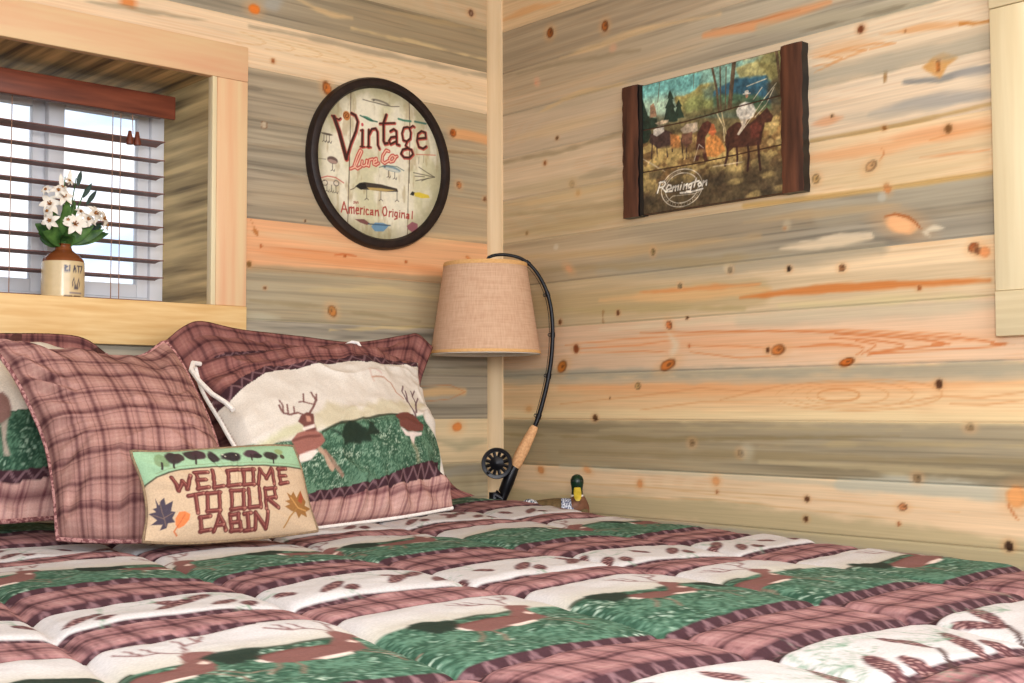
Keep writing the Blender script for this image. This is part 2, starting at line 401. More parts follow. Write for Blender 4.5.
def grain(c, p, w=.0016, col=DORANGE, a=.55): c.stroke(p, w, col, a, .0018, .4, .0004, 4)

# ---- right wall, paint coordinates (y, z)
zr = zrows(SEAM_R)
yr = np.r_[np.arange(0, 1.9, .0048), np.arange(1.9, 4.01, .03)]
WY0, WY1, WZ0, WZ1 = 1.62, 2.56, 1.226, 1.792
yr = np.array(sorted(set(np.round(np.r_[yr, WY0, WY1], 5)))); zr = np.array(sorted(set(np.round(np.r_[zr, WZ0, WZ1], 5))))
Ur, Zr = np.meshgrid(yr, zr)
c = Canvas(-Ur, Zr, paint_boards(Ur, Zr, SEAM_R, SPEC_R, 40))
# board 1 (lowest seen)
band(c, [(-0.0234,0.7321),(-0.7679,0.7427),(-1.1911,0.7248),(-1.5839,0.7067)], .030, rgb(184, 168, 128), .9, .006, 0, .01)
band(c, [(-1.1676,0.8281),(-1.3854,0.8335),(-1.5868,0.8232)], .020, rgb(190, 186, 166), .9, .006, .3, .008)
band(c, [(-0.2744,0.8379),(-0.95,0.8325),(-1.5374,0.8187)], .006, rgb(186, 180, 156), .6, .006, .3, .004)
for p in ([(-0.2738,0.7563),(-0.8304,0.7751),(-1.3142,0.7589)], [(-0.4272,0.7957),(-0.9494,0.7953),(-1.4513,0.7839)], [(-0.1101,0.793),(-0.5704,0.7968),(-0.9492,0.7814)]): grain(c, p, .0015, rgb(206, 160, 104), .5)
dot(c, [(-1.0801,0.7906),(-1.0766,0.7456)], .006); dot(c, [(-1.5538,0.7236)], .009, rgb(50, 30, 18)); dot(c, [(-1.3116,0.7503),(-0.8215,0.7938)], .004, rgb(160, 100, 60))
knot(c, [(-1.3218,0.7866)], .011, .008, 0, rgb(200, 132, 84)); knot(c, [(-1.5725,0.8205)], .022, .021, .4, rgb(214, 150, 92), False); band(c, [(-1.5537,0.8038),(-1.5695,0.7794),(-1.5854,0.7668)], .003, DORANGE, .8)
knot(c, [(-0.1978,0.8243)], .010, .013, 1.2, rgb(204, 138, 84), False); knot(c, [(-0.3789,0.8308)], .008, .016, 1.2, rgb(208, 146, 94), False, .7)
knot(c, [(-0.5704,0.8019)], .011, .010, 1.2, rgb(206, 140, 86), False, .7); knot(c, [(-0.8188,0.82)], .011, .012, 1.2, rgb(208, 146, 92), False, .7)
# board 2 grey
for p, w, cc in (([(-0.0461,0.9219),(-0.6061,0.9147),(-1.3179,0.9358)], .006, rgb(140, 122, 84)), ([(-0.2747,0.8761),(-0.8923,0.8844),(-1.5884,0.8893)], .010, rgb(148, 130, 94)), ([(-0.9506,0.8697),(-1.3164,0.8641),(-1.5878,0.866)], .008, rgb(190, 172, 132)), ([(-0.9512,0.9069),(-1.3175,0.9189),(-1.5892,0.9205)], .006, rgb(180, 160, 118)), ([(-0.4285,0.9379),(-0.8329,0.9475),(-1.3182,0.9485)], .005, rgb(180, 162, 124))): band(c, p, w, cc, .7)
for p in ([(-0.7448,0.9098)], [(-0.8953,0.8892)], [(-1.3559,0.8488)], [(-1.477,0.9564)]): knot(c, p, .010, .009, 0, rgb(150, 120, 82), True, .6)
c.ell(*[(-0.9131,0.892)][0], .02, .02, 0, rgb(196, 186, 160), .5, .6)
# board 3 cathedral
band(c, [(-0.2759,1.0537),(-0.8344,1.0461),(-1.5923,1.0455)], .022, rgb(224, 158, 104), .75, .02)
band(c, [(-0.0379,1.0743),(-0.7723,1.0665),(-1.5926,1.0572)], .010, rgb(186, 172, 146), .75, .006, 0)
band(c, [(-0.0375,0.9793),(-0.8937,0.9766),(-1.5905,0.9751)], .014, rgb(232, 206, 158), .8, .012, 0)
for rx, rz in ((.055, .016), (.105, .026), (.155, .034), (.21, .040)):
    u0, z0 = [(-1.1661,1.0194)][0]
    grain(c, [(u0 + rx * math.cos(a) - rx * .2 * (rz > .02), z0 + rz * math.sin(a) * .85 + .004) for a in np.linspace(.1, 2 * PI - (.3 if rz > .03 else 0), 44)], .0022 if rx < .1 else .0015, rgb(206, 138, 80), .7 if rx < .1 else .45)
for p in ([(-0.9532,1.0328),(-0.772,1.0445),(-0.5729,1.0266),(-0.2756,1.0072)], [(-1.0098,1.0092),(-0.7716,1.0103),(-0.5725,0.9908)], [(-1.5918,1.0259),(-1.4999,1.0149),(-1.4122,1.0196),(-1.3193,1.0035)], [(-1.5914,1.0103),(-1.5102,1.0008),(-1.4342,1.003)], [(-1.0383,1.0501),(-0.9533,1.0374),(-0.8339,1.0148)]): grain(c, p, .002, rgb(206, 140, 86), .55)
knot(c, [(-0.5662,1.0523)], .010, .009, 0, rgb(190, 150, 96)); dot(c, [(-0.4101,0.9695)], .008); dot(c, [(-1.4105,1.0444)], .008, rgb(76, 44, 24)); dot(c, [(-0.466,1.0222)], .003); knot(c, [(-0.1491,0.9936)], .012, .008, 0, rgb(204, 150, 94), False, .6)
# board 4 salmon
band(c, [(-0.4305,1.163),(-0.9551,1.1474),(-1.5451,1.1338)], .024, rgb(228, 172, 128), .8, .02)
band(c, [(-0.038,1.0944),(-0.8349,1.0822),(-1.593,1.0729)], .013, rgb(160, 154, 134), .85, .008, 0, .006)
band(c, [(-0.8972,1.1997),(-1.2258,1.2043),(-1.5467,1.2035)], .020, rgb(186, 176, 150), .7, .014, .4)
band(c, [(-0.4309,1.2028),(-0.8973,1.2092),(-1.5256,1.1988)], .010, rgb(214, 196, 162), .7, .01)
for L, w_, al in (([(-0.5747,1.1883),(-0.9555,1.1755),(-1.2743,1.154),(-1.4594,1.1375),(-1.551,1.1216),(-1.513,1.1171),(-1.4143,1.1146),(-1.2488,1.1118)], .0019, .75), ([(-1.161,1.1591),(-1.2984,1.1465),(-1.3806,1.1367),(-1.4281,1.1264),(-1.3803,1.122),(-1.2978,1.1166),(-1.2438,1.1098)], .0022, .8), ([(-1.1478,1.1508),(-1.2495,1.1421),(-1.3315,1.1281),(-1.3051,1.1206),(-1.2439,1.1141)], .0020, .75), ([(-1.0673,1.1338),(-1.1475,1.1375),(-1.2193,1.1303),(-1.2316,1.1211),(-1.2138,1.1108)], .0019, .7), ([(-1.2144,1.1414),(-1.2592,1.1331),(-1.259,1.1266),(-1.2289,1.1125)], .0018, .7), ([(-1.3342,1.1471),(-1.4811,1.1304),(-1.5737,1.1207)], .0012, .4), ([(-1.3965,1.1277),(-1.437,1.1261)], .0030, .7), ([(-1.528,1.1225),(-1.5572,1.1214)], .0034, .7)):
    c.stroke([tuple(q) for q in resample(L, 40)], w_, rgb(204, 118, 62), al, .0016, .2)
for p in ([(-0.3394,1.1557),(-0.5744,1.1574),(-0.6831,1.1657)], [(-0.3548,1.1443),(-0.5742,1.142),(-0.6694,1.1361)], [(-0.7416,1.1485),(-0.8963,1.1426),(-0.9836,1.1346)], [(-1.0259,1.133),(-1.1475,1.1352),(-1.2342,1.1275)], [(-0.2966,1.1682),(-0.5746,1.1754),(-0.8668,1.1773),(-1.1741,1.1674),(-1.4596,1.1456)], [(-0.7414,1.1337),(-0.8958,1.1141),(-0.9833,1.116)]): grain(c, p, .002, rgb(212, 130, 72), .65)
band(c, [(-0.67,1.1864),(-0.6961,1.1527),(-0.6826,1.1257)], .012, rgb(222, 206, 176), .8, .012)
dot(c, [(-0.3394,1.1557)], .010, rgb(120, 58, 26)); knot(c, [(-0.2843,1.1083)], .021, .015, .6, rgb(190, 112, 44)); knot(c, [(-0.669,1.1035)], .028, .013, .35, rgb(198, 116, 54), True); knot(c, [(-0.6736,1.2038)], .012, .010, -.9, rgb(208, 124, 70), True)
knot(c, [(-1.0062,1.1291)], .020, .013, .2, rgb(204, 122, 60), True); dot(c, [(-0.9778,1.1302)], .006, rgb(90, 50, 24)); knot(c, [(-1.1907,1.0961)], .020, .009, .25, rgb(200, 106, 40)); dot(c, [(-0.7383,1.1486)], .004, rgb(190, 96, 50))
# board 5
band(c, [(-0.0387,1.2911),(-0.5048,1.2726),(-0.957,1.267)], .034, rgb(184, 160, 116), .8, .014, .2)
band(c, [(-0.4324,1.3627),(-0.8994,1.3428),(-1.2781,1.3396)], .030, rgb(168, 156, 132), .9, .016, .5)
band(c, [(-0.4316,1.2827),(-0.7753,1.2798),(-0.9858,1.2697)], .018, rgb(226, 180, 124), .85, .01)
band(c, [(-0.898,1.2568),(-1.1499,1.2624),(-1.5268,1.251)], .010, rgb(206, 122, 58), .95, .004, .7, .004)
band(c, [(-0.2774,1.2652),(-0.5754,1.2526),(-0.9095,1.2299)], .010, rgb(180, 160, 112), .7, .006)
band(c, [(-1.0135,1.2306),(-1.2758,1.2273),(-1.5282,1.2188)], .008, rgb(214, 196, 144), .7, .008)
band(c, [(-0.5759,1.2939),(-0.8379,1.2875),(-0.9573,1.2858)], .006, rgb(216, 140, 80), .7, .004)
dot(c, [(-0.869,1.3262)], .007, rgb(70, 50, 30)); c.ell(*[(-0.863,1.3315)][0], .016, .012, .5, rgb(214, 196, 160), .5, .4); dot(c, [(-1.0401,1.3142)], .006, rgb(40, 26, 16)); knot(c, [(-1.1819,1.3045)], .009, .008, 0, rgb(160, 110, 70)); knot(c, [(-0.7111,1.2993)], .007, .007, 0, rgb(140, 120, 88))
knot(c, [(-1.4942,1.3207)], .012, .010, .5, rgb(168, 92, 48)); dot(c, [(-1.5026,1.3118)], .007, rgb(80, 40, 22)); knot(c, [(-1.5175,1.3083)], .012, .012, 0, rgb(216, 142, 88), False, .8); dot(c, [(-1.3692,1.2464)], .005, rgb(150, 84, 40))
dot(c, [(-0.2772,1.2322),(-0.4973,1.2443)], .006, rgb(96, 56, 30)); dot(c, [(-0.7328,1.2182)], .004); band(c, [(-0.4425,1.2501),(-0.4422,1.2235)], .003, rgb(150, 110, 66), .8)
# board 6
band(c, [(-0.0393,1.4305),(-0.5061,1.4039),(-0.9592,1.3988)], .012, rgb(196, 162, 112), .6, .008); band(c, [(-0.1971,1.3824),(-0.7763,1.3537),(-1.0436,1.3531)], .010, rgb(164, 142, 100), .6)
band(c, [(-0.5065,1.446),(-0.9007,1.4289),(-1.3282,1.4204)], .016, rgb(162, 146, 122), .6, .012); band(c, [(-1.1265,1.4267),(-1.3285,1.4375),(-1.5333,1.432)], .026, rgb(166, 156, 134), .85, .012, .2); band(c, [(-0.9127,1.4372),(-1.1266,1.4312),(-1.3283,1.429)], .010, rgb(192, 162, 118), .6)
band(c, [(-1.0158,1.3627),(-1.1518,1.3653),(-1.2589,1.3633)], .013, rgb(228, 206, 172), .95, .004, .8, .004); band(c, [(-1.0715,1.3734),(-1.1781,1.3761),(-1.2541,1.3725)], .006, rgb(224, 204, 174), .8, .003, .8)
band(c, [(-0.9133,1.4754),(-1.231,1.4675),(-1.5341,1.4663)], .006, rgb(200, 160, 92), .8, .004, 0, .002)
knot(c, [(-1.3298,1.3859)], .040, .019, -.35, rgb(228, 172, 122), False); c.stroke([(-1.2892,1.4056),(-1.3159,1.409),(-1.3467,1.399),(-1.3652,1.3841),(-1.3765,1.3702)], .003, rgb(164, 92, 44), .9, .002, .5)
band(c, [(-1.3787,1.3636),(-1.4087,1.3688),(-1.429,1.3666)], .007, rgb(226, 212, 184), .9, .004, .7); band(c, [(-1.3788,1.3678),(-1.3969,1.3533)], .005, rgb(226, 212, 184), .8, .004)
knot(c, [(-1.2978,1.4674)], .008, .012, .4, rgb(190, 128, 76), False); c.ell(*[(-1.2853,1.4495)][0], .010, .010, 0, rgb(196, 194, 180), .6, .5); dot(c, [(-1.0306,1.41)], .004, rgb(160, 110, 70)); c.ell(*[(-1.0363,1.4163)][0], .012, .012, 0, rgb(206, 190, 158), .4, .5)
knot(c, [(-0.6219,1.3929)], .007, .010, 0, rgb(150, 126, 80), True, .7); knot(c, [(-0.3138,1.3754)], .016, .009, -.5, rgb(200, 148, 106), False, .6); dot(c, [(-0.1433,1.4923)], .005, rgb(120, 90, 50)); c.ell(*[(-0.2626,1.4408)][0], .010, .008, 0, rgb(212, 202, 176), .6, .5)
# board 7
band(c, [(-0.0397,1.5529),(-0.4339,1.534),(-0.5785,1.5319)], .010, rgb(162, 142, 104), .6, .008); band(c, [(-0.0395,1.4946),(-0.3577,1.4996),(-0.5782,1.5008)], .018, rgb(174, 150, 106), .6)
band(c, [(-0.0399,1.5821),(-0.3193,1.5755),(-0.5151,1.5821)], .010, rgb(218, 186, 136), .7)
band(c, [(-1.1048,1.5617),(-1.2825,1.5566),(-1.5364,1.5634)], .014, rgb(226, 168, 118), .85, .010, .2); band(c, [(-1.2829,1.574),(-1.4246,1.572),(-1.5367,1.5776)], .012, rgb(226, 164, 116), .7, .01)
band(c, [(-1.1038,1.5024),(-1.2813,1.4957),(-1.522,1.4945)], .024, rgb(212, 188, 144), .6, .014); grain(c, [(-1.3774,1.5204),(-1.4459,1.5184),(-1.5331,1.5131)], .002, rgb(214, 134, 80)); grain(c, [(-1.4013,1.5548),(-1.4468,1.56),(-1.5363,1.5614)], .002, rgb(214, 140, 80))
knot(c, [(-1.2596,1.5207)], .016, .011, .5, rgb(206, 160, 110)); knot(c, [(-1.1174,1.5119)], .010, .011, .2, rgb(200, 160, 104)); grain(c, [(-1.282,1.5305),(-1.292,1.5421),(-1.2874,1.5558)], .002)
band(c, [(-1.1055,1.6005),(-1.3319,1.5984),(-1.5374,1.6059)], .005, rgb(176, 140, 80), .7, .003, 0, .002); dot(c, [(-1.4426,1.5711)], .008, rgb(120, 80, 40)); dot(c, [(-1.2932,1.5985)], .005, rgb(150, 100, 50))
knot(c, [(-0.3274,1.6075)], .010, .011, .5, rgb(184, 140, 84), True, .7); knot(c, [(-0.3506,1.5825)], .008, .009, .5, rgb(190, 146, 90), False, .6)
# board 8
band(c, [(-0.04,1.6231),(-0.3195,1.6086),(-0.5153,1.6032)], .024, rgb(192, 170, 132), .7); band(c, [(-0.3586,1.6197),(-0.5156,1.6243)], .012, rgb(170, 152, 122), .7); band(c, [(-0.0403,1.708),(-0.2805,1.7031),(-0.5165,1.7195)], .007, rgb(158, 140, 108), .75, .005, 0)
band(c, [(-1.2594,1.6351),(-1.4031,1.6349),(-1.5379,1.6262)], .017, rgb(166, 162, 154), .9, .006, .8, .006); band(c, [(-1.1064,1.6485),(-1.284,1.6285),(-1.4256,1.6181)], .010, rgb(196, 182, 158), .6, .008)
band(c, [(-1.1062,1.6348),(-1.1464,1.6393),(-1.1883,1.641)], .012, rgb(220, 158, 114), .8, .008); dot(c, [(-1.1624,1.6478)], .004, rgb(80, 60, 36))
band(c, [(-1.3434,1.6891),(-1.4269,1.6768),(-1.4829,1.6823),(-1.5393,1.6851)], .008, rgb(138, 138, 134), .95, .003, .5, .004); band(c, [(-1.4607,1.6784),(-1.5048,1.6819),(-1.5391,1.6749)], .011, rgb(164, 160, 154), .85, .005, .6)
band(c, [(-1.4266,1.6642),(-1.4825,1.6616),(-1.5387,1.6587)], .012, rgb(232, 214, 186), .6, .008)
u0, z0 = [(-1.423,1.7071)][0]; c.poly([(u0 + .040, z0 + .004), (u0 + .012, z0 + .022), (u0 - .01, z0 + .026), (u0 - .046, z0 + .008), (u0 - .022, z0 - .004), (u0 - .004, z0 - .028), (u0 + .016, z0 - .012)], rgb(206, 154, 88), .9, .004, .004)
knot(c, [(-1.423,1.7071)], .006, .014, 0, rgb(190, 120, 60)); band(c, [(-1.2981,1.7177),(-1.2977,1.6981)], .003, rgb(150, 110, 60), .8); dot(c, [(-0.2688,1.7441)], .005, rgb(90, 56, 26)); dot(c, [(-0.2195,1.6814)], .006, rgb(140, 84, 40))
# board 9
band(c, [(-1.1081,1.7447),(-1.3349,1.7384),(-1.5405,1.7359)], .016, rgb(178, 170, 150), .85, .010, 0, .01); band(c, [(-1.1091,1.7998),(-1.2119,1.7913),(-1.2873,1.788)], .018, rgb(228, 184, 138), .7, .012)
for p in ([(-1.1113,1.7717),(-1.1594,1.7663),(-1.1909,1.7733),(-1.1332,1.7901)], [(-1.1117,1.7901),(-1.2118,1.7868),(-1.2523,1.778),(-1.2115,1.7734),(-1.1192,1.7563)], [(-1.1599,1.7935),(-1.2625,1.7891),(-1.3237,1.7777),(-1.2623,1.778)]): grain(c, p, .002, rgb(216, 146, 84), .6)
dot(c, [(-1.2406,1.8273)], .008, rgb(110, 56, 28)); dot(c, [(-1.3481,1.7983)], .003); band(c, [(-1.2876,1.8055),(-1.4294,1.7903),(-1.5287,1.7796)], .006, rgb(220, 156, 96), .7, .005); band(c, [(-1.4742,1.7841),(-1.5393,1.7751)], .005, rgb(196, 128, 56), .9, .003, .3)
band(c, [(-0.0409,1.8578),(-0.3212,1.8298),(-0.5105,1.8376)], .016, rgb(186, 168, 140), .7); band(c, [(-0.1997,1.8293),(-0.3606,1.8556),(-0.5819,1.8394)], .006, rgb(214, 182, 132), .7); dot(c, [(-0.1836,1.9152)], .003, rgb(200, 120, 90)); c.ell(*[(-0.1878,1.9173)][0], .016, .012, 1, rgb(222, 168, 134), .6, .6)
band(c, [(-0.0406,1.7696),(-0.281,1.77),(-0.5171,1.7778)], .016, rgb(212, 182, 138), .6)
# board 10, 11
band(c, [(-0.2824,1.966),(-0.4379,1.9683),(-0.5834,1.9758),(-0.8476,1.9548)], .008, rgb(222, 190, 144), .8, .006, .6); band(c, [(-0.0413,1.9639),(-0.3221,1.9464),(-0.5829,1.9233)], .006, rgb(154, 138, 110), .7); band(c, [(-0.2413,1.8841),(-0.5825,1.8918),(-0.8467,1.8907)], .010, rgb(206, 178, 140), .6)
band(c, [(-0.7967,1.9119),(-0.9673,1.9022),(-1.162,1.907)], .013, rgb(224, 156, 104), .85, .006, .5, .004); grain(c, [(-0.8221,1.9211),(-0.9675,1.9117),(-1.081,1.9083)], .002); c.ell(*[(-0.486,1.9497)][0], .014, .011, 0, rgb(220, 166, 132), .6, .6)
band(c, [(-0.9671,1.8878),(-1.2133,1.8629),(-1.4079,1.8507)], .016, rgb(182, 172, 146), .85, .010, .3); band(c, [(-1.0801,1.8573),(-1.2638,1.8553),(-1.3964,1.8535)], .004, rgb(138, 128, 106), .8, .003)
knot(c, [(-0.2423,2.0455)], .013, .015, .3, rgb(150, 84, 36)); knot(c, [(-0.457,2.0156)], .012, .015, .3, rgb(176, 102, 48))
band(c, [(-0.042,2.1296),(-0.1595,2.1309),(-0.2835,2.1235)], .010, rgb(222, 162, 104), .7)
colr = c.out()
xr = np.zeros_like(Ur)
for s_ in SEAM_R: xr += .0046 * np.exp(-((Zr - s_) / .0011) ** 2)
mask = ~((Ur[:-1, :-1] >= WY0 - 1e-4) & (Ur[1:, 1:] <= WY1 + 1e-4) & (Zr[:-1, :-1] >= WZ0 - 1e-4) & (Zr[1:, 1:] <= WZ1 + 1e-4))
wr_ = grid_mesh('wall_right', np.stack([xr, -Ur, Zr], -1), colr, MW, mask=mask); tag(wr_, kind='structure')

ROT[0] = 1
# ---- left (headboard) wall, paint coordinates (x, z)
OX0, OX1, OZ0, OZ1 = -1.70, -.921, 1.249, 1.809
zl = np.array(sorted(set(np.round(np.r_[zrows(SEAM_L), OZ0, OZ1], 5))))
xl = np.array(sorted(set(np.round(np.r_[-np.arange(0, .918, .0048), np.linspace(-.921, -1.70, 40), -np.arange(1.72, 3.61, .03)], 5))))[::-1]
Ul, Zl = np.meshgrid(-xl, zl)
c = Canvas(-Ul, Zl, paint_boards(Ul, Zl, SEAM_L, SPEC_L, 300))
band(c, [(-0.2534,0.7987),(-0.129,0.8218),(-0.029,0.8241)], .012, BLUE, .6, .01); knot(c, [(-0.1398,0.9433)], .018, .013, .1, rgb(200, 120, 60), False); band(c, [(-0.2361,0.9141),(-0.129,0.8895),(-0.0288,0.9045)], .012, rgb(160, 150, 120), .7, .01)
band(c, [(-0.2779,1.0359),(-0.2008,1.0446),(-0.1142,1.0423)], .014, rgb(216, 172, 118), .85, .006, .3, .003); grain(c, [(-0.271,1.058),(-0.1651,1.0618),(-0.1105,1.0424),(-0.1651,1.0223),(-0.2709,1.0139)], .0015)
# board with single knot
knot(c, [(-0.56,1.2519)], .013, .016, .6, rgb(190, 122, 60)); dot(c, [(-0.7599,1.3003)], .004, rgb(110, 70, 40)); band(c, [(-0.6576,1.3013),(-0.4067,1.3162),(-0.2009,1.3058)], .010, rgb(200, 176, 128), .7); band(c, [(-0.8021,1.2677),(-0.6273,1.2616),(-0.2712,1.2352)], .005, rgb(146, 130, 96), .6); band(c, [(-0.813,1.2272),(-0.716,1.2265)], .012, rgb(184, 176, 152), .7)
band(c, [(-0.5659,1.2018),(-0.3396,1.2159),(-0.2008,1.227)], .004, rgb(204, 178, 124), .7)
# orange board
band(c, [(-0.8141,1.347),(-0.5667,1.354),(-0.2009,1.3566)], .009, rgb(168, 144, 110), .9, .005, 0, .003); band(c, [(-0.8149,1.4371),(-0.6585,1.4356),(-0.4723,1.4303)], .010, rgb(224, 184, 140), .8, .008); band(c, [(-0.8032,1.3929),(-0.5357,1.3879),(-0.2009,1.3848)], .014, rgb(222, 146, 92), .7, .01)
band(c, [(-0.3738,1.4548),(-0.2009,1.4754),(-0.0273,1.4846)], .012, rgb(224, 184, 134), .6, .01)
band(c, [(-0.8011,1.4685),(-0.7896,1.4444),(-0.7809,1.43)], .006, rgb(176, 104, 46), .9, .003); grain(c, [(-0.7693,1.4032),(-0.6583,1.4046),(-0.5358,1.4038)], .002, rgb(206, 112, 56)); grain(c, [(-0.5514,1.3999),(-0.5232,1.4048),(-0.485,1.4024)], .003, rgb(196, 100, 48), .8); dot(c, [(-0.7722,1.4055),(-0.3196,1.3986),(-0.52,1.3997)], .004, rgb(170, 80, 30)); knot(c, [(-0.0989,1.4265)], .010, .005, -.5, rgb(204, 130, 74), False); dot(c, [(-0.8057,1.3576)], .007, rgb(120, 84, 40))
# grey boards beside the round sign
c.ell(*[(-0.7662,1.7138)][0], .010, .011, 0, rgb(128, 92, 64), .8, .2); c.ell(*[(-0.7662,1.7138)][0], .0075, .0085, 0, rgb(190, 174, 148), .9, .2)
knot(c, [(-0.5787,1.8398)], .013, .017, .3, rgb(198, 112, 48)); band(c, [(-0.8181,1.7998),(-0.7727,1.8023)], .004, rgb(128, 116, 98), .8); band(c, [(-0.8169,1.6583),(-0.6601,1.6693),(-0.5685,1.6764)], .005, rgb(148, 130, 104), .7)
band(c, [(-0.1465,1.779),(-0.0909,1.7811),(-0.0266,1.7784)], .015, rgb(222, 160, 104), .9, .006, .0, .003); knot(c, [(-0.1538,1.7808)], .012, .012, 0, rgb(184, 96, 36)); knot(c, [(-0.1319,1.6338)], .009, .010, .3, rgb(190, 124, 72), True, .8); dot(c, [(-0.0347,1.6039)], .006, rgb(120, 80, 50)); dot(c, [(-0.6438,1.4811)], .003)
band(c, [(-0.2365,1.7208),(-0.1281,1.7295),(-0.0267,1.7371)], .004, rgb(150, 120, 84), .6)
# cream board
band(c, [(-0.8363,1.9361),(-0.6619,1.9309),(-0.3411,1.9298),(-0.0262,1.9262)], .018, rgb(230, 202, 160), .6, .014)
for q in range(9):
    u0, z0 = [(-0.808,1.9289)][0]; u0 += .085 * q
    grain(c, [(u0 - .03, z0 + .012), (u0 + .03, z0 + .003), (u0 + .045, z0 - .004), (u0 + .028, z0 - .012), (u0 - .04, z0 - .02)], .0015, rgb(206, 156, 100), .45)
dot(c, [(-0.7415,1.8823)], .005, rgb(150, 84, 40))
# top board
band(c, [(-0.8083,1.9595),(-0.6011,1.9637),(-0.3412,1.9634),(-0.0261,1.9677)], .006, rgb(128, 118, 98), .55, .006, 0); band(c, [(-0.6687,2.0559),(-0.5704,2.0394),(-0.5006,2.0456)], .007, rgb(214, 182, 134), .85, .005, .5); band(c, [(-0.5005,2.0157),(-0.272,2.0158),(-0.026,2.0152)], .004, rgb(208, 182, 134), .85, .003, .3); band(c, [(-0.7658,2.0196),(-0.7222,2.0392)], .02, rgb(166, 164, 156), .8, .015); band(c, [(-0.4091,2.0839),(-0.2009,2.0928),(-0.0258,2.0985)], .006, rgb(186, 158, 112), .6)
knot(c, [(-0.7973,2.0052)], .016, .013, 0, rgb(212, 116, 42), False); dot(c, [(-0.0866,2.1425)], .009, rgb(90, 56, 40)); c.ell(*[(-0.0866,2.1425)][0], .004, .004, 0, rgb(170, 140, 110), .8); c.ell(*[(-1.1261,1.9482)][0], .02, .012, 0, rgb(216, 120, 50), .8)
band(c, [(-1.2226,1.9324),(-1.1259,1.9387),(-0.9459,1.9467)], .006, rgb(140, 128, 104), .6)
coll = c.out()
yl = np.zeros_like(Ul)
for s_ in SEAM_L: yl += .0046 * np.exp(-((Zl - s_) / .0011) ** 2)
mask = ~((Ul[:-1, :-1] >= -OX1 - 1e-4) & (Ul[1:, 1:] <= -OX0 + 1e-4) & (Zl[:-1, :-1] >= OZ0 - 1e-4) & (Zl[1:, 1:] <= OZ1 + 1e-4))
wl_ = grid_mesh('wall_left', np.stack([-Ul, yl, Zl], -1), coll, MW, mask=mask, flip=True); tag(wl_, kind='structure')

# ---- floor, ceiling, corner batten
tag(MB().box(-3.6, 0, -4.0, 0, -.04, 0).build('floor', M_floor, smooth=False), kind='structure')
tag(MB().box(-3.6, .0, -4.0, .0, 2.5, 2.54).build('ceiling', M_ceil, smooth=False), kind='structure')
cb = MB(); r_ = [(-0.0399,1.5997)][0][0]; l_ = [(-0.027,1.6018)][0][0]
prof = [(0, 0), (l_, 0), (l_, -.006), (l_ * .80, r_ * .32), (l_ * .30, r_ * .86), (-.006, r_), (0, r_)]
n_ = len(prof); cb.add([(x, y, z) for z in (0, 2.5) for x, y in prof], [(i, (i + 1) % n_, n_ + (i + 1) % n_, n_ + i) for i in range(n_)])
tag(cb.build('trim_1', M_corner), kind='structure')

# ---- headboard window: recess, casing, sashes, glass
w1 = empty('window_1', (-1.3065, 0, OZ0)); tag(w1, kind='structure')
D = .30
m = MB().grid(np.array([[(OX1, y, z) for y in np.linspace(0, D, 4)] for z in np.linspace(OZ0, OZ1, 4)])); m.build('side_reveal', M_reveal, w1)
MB().grid(np.array([[(OX0, y, z) for y in np.linspace(0, D, 4)] for z in np.linspace(OZ0, OZ1, 4)]), flip=True).build('side_reveal', M_reveal, w1)
MB().grid(np.array([[(x, y, OZ1) for y in np.linspace(0, D, 4)] for x in np.linspace(OX0, OX1, 4)])).build('head_reveal', M_revealtop, w1)
MB().box(OX0, OX1, -.0, D, OZ0 - .02, OZ0, .002).build('sill', M_trimh, w1)
MB().box(OX1, OX1 + .012, -.021, .001, OZ0, OZ1, .001).build('liner_edge', M_cream, w1)
MB().box(OX1 + .0125, OX1 + .097, -.021, .001, OZ0, OZ1, .0025).build('side_casing', M_casing, w1)
MB().box(OX0 - .099, OX0, -.021, .001, OZ0, OZ1, .0025).build('side_casing', M_casing, w1)
MB().box(OX0 - .099, OX1 + .097, -.022, .001, OZ1, OZ1 + .088, .0025).build('head_casing', M_casingh, w1)
MB().box(OX0 - .099, OX1 + .097, -.024, .001, OZ0 - .104, OZ0, .003).build('apron', M_trimh, w1)
# vinyl slider
gx = [(-0.9874,1.5304),(-1.1789,1.5099),(-1.2475,1.5025)]; xr_, xm1, xm0 = gx[0][0], gx[1][0], gx[2][0]
zt_ = [(-1.088,1.7194)][0][1] if False else OZ1 - .055
f = MB()
f.box(xr_ + .030, OX1, .235, .30, OZ0, OZ1, .004); f.box(OX0, OX0 + .05, .235, .30, OZ0, OZ1, .004)
f.box(OX0 + .0505, xr_ + .0295, .235, .30, OZ1 - .035, OZ1, .004); f.box(OX0 + .0505, xr_ + .0295, .235, .30, OZ0, OZ0 + .03, .004)
f.build('frame', M_vinyl, w1)
def sash(x0, x1, y, wl, wr):
    s = MB(); z0, z1 = OZ0 + .0305, OZ1 - .0355
    s.box(x0, x0 + wl, y, y + .026, z0, z1, .003); s.box(x1 - wr, x1, y, y + .026, z0, z1, .003)
    s.box(x0 + wl, x1 - wr, y, y + .026, z1 - .035, z1, .003); s.box(x0 + wl, x1 - wr, y, y + .026, z0, z0 + .034, .003)
    o = s.build('sash', M_vinyl, w1)
    MB().box(x0 + wl, x1 - wr, y + .011, y + .015, z0 + .034, z1 - .035).build('glass', M_glass, o, smooth=False)
sash(xm1 - .040, xr_ + .0295, .245, .040, .030)
sash(OX0 + .0505, xm0 + .034, .272, .035, .034)

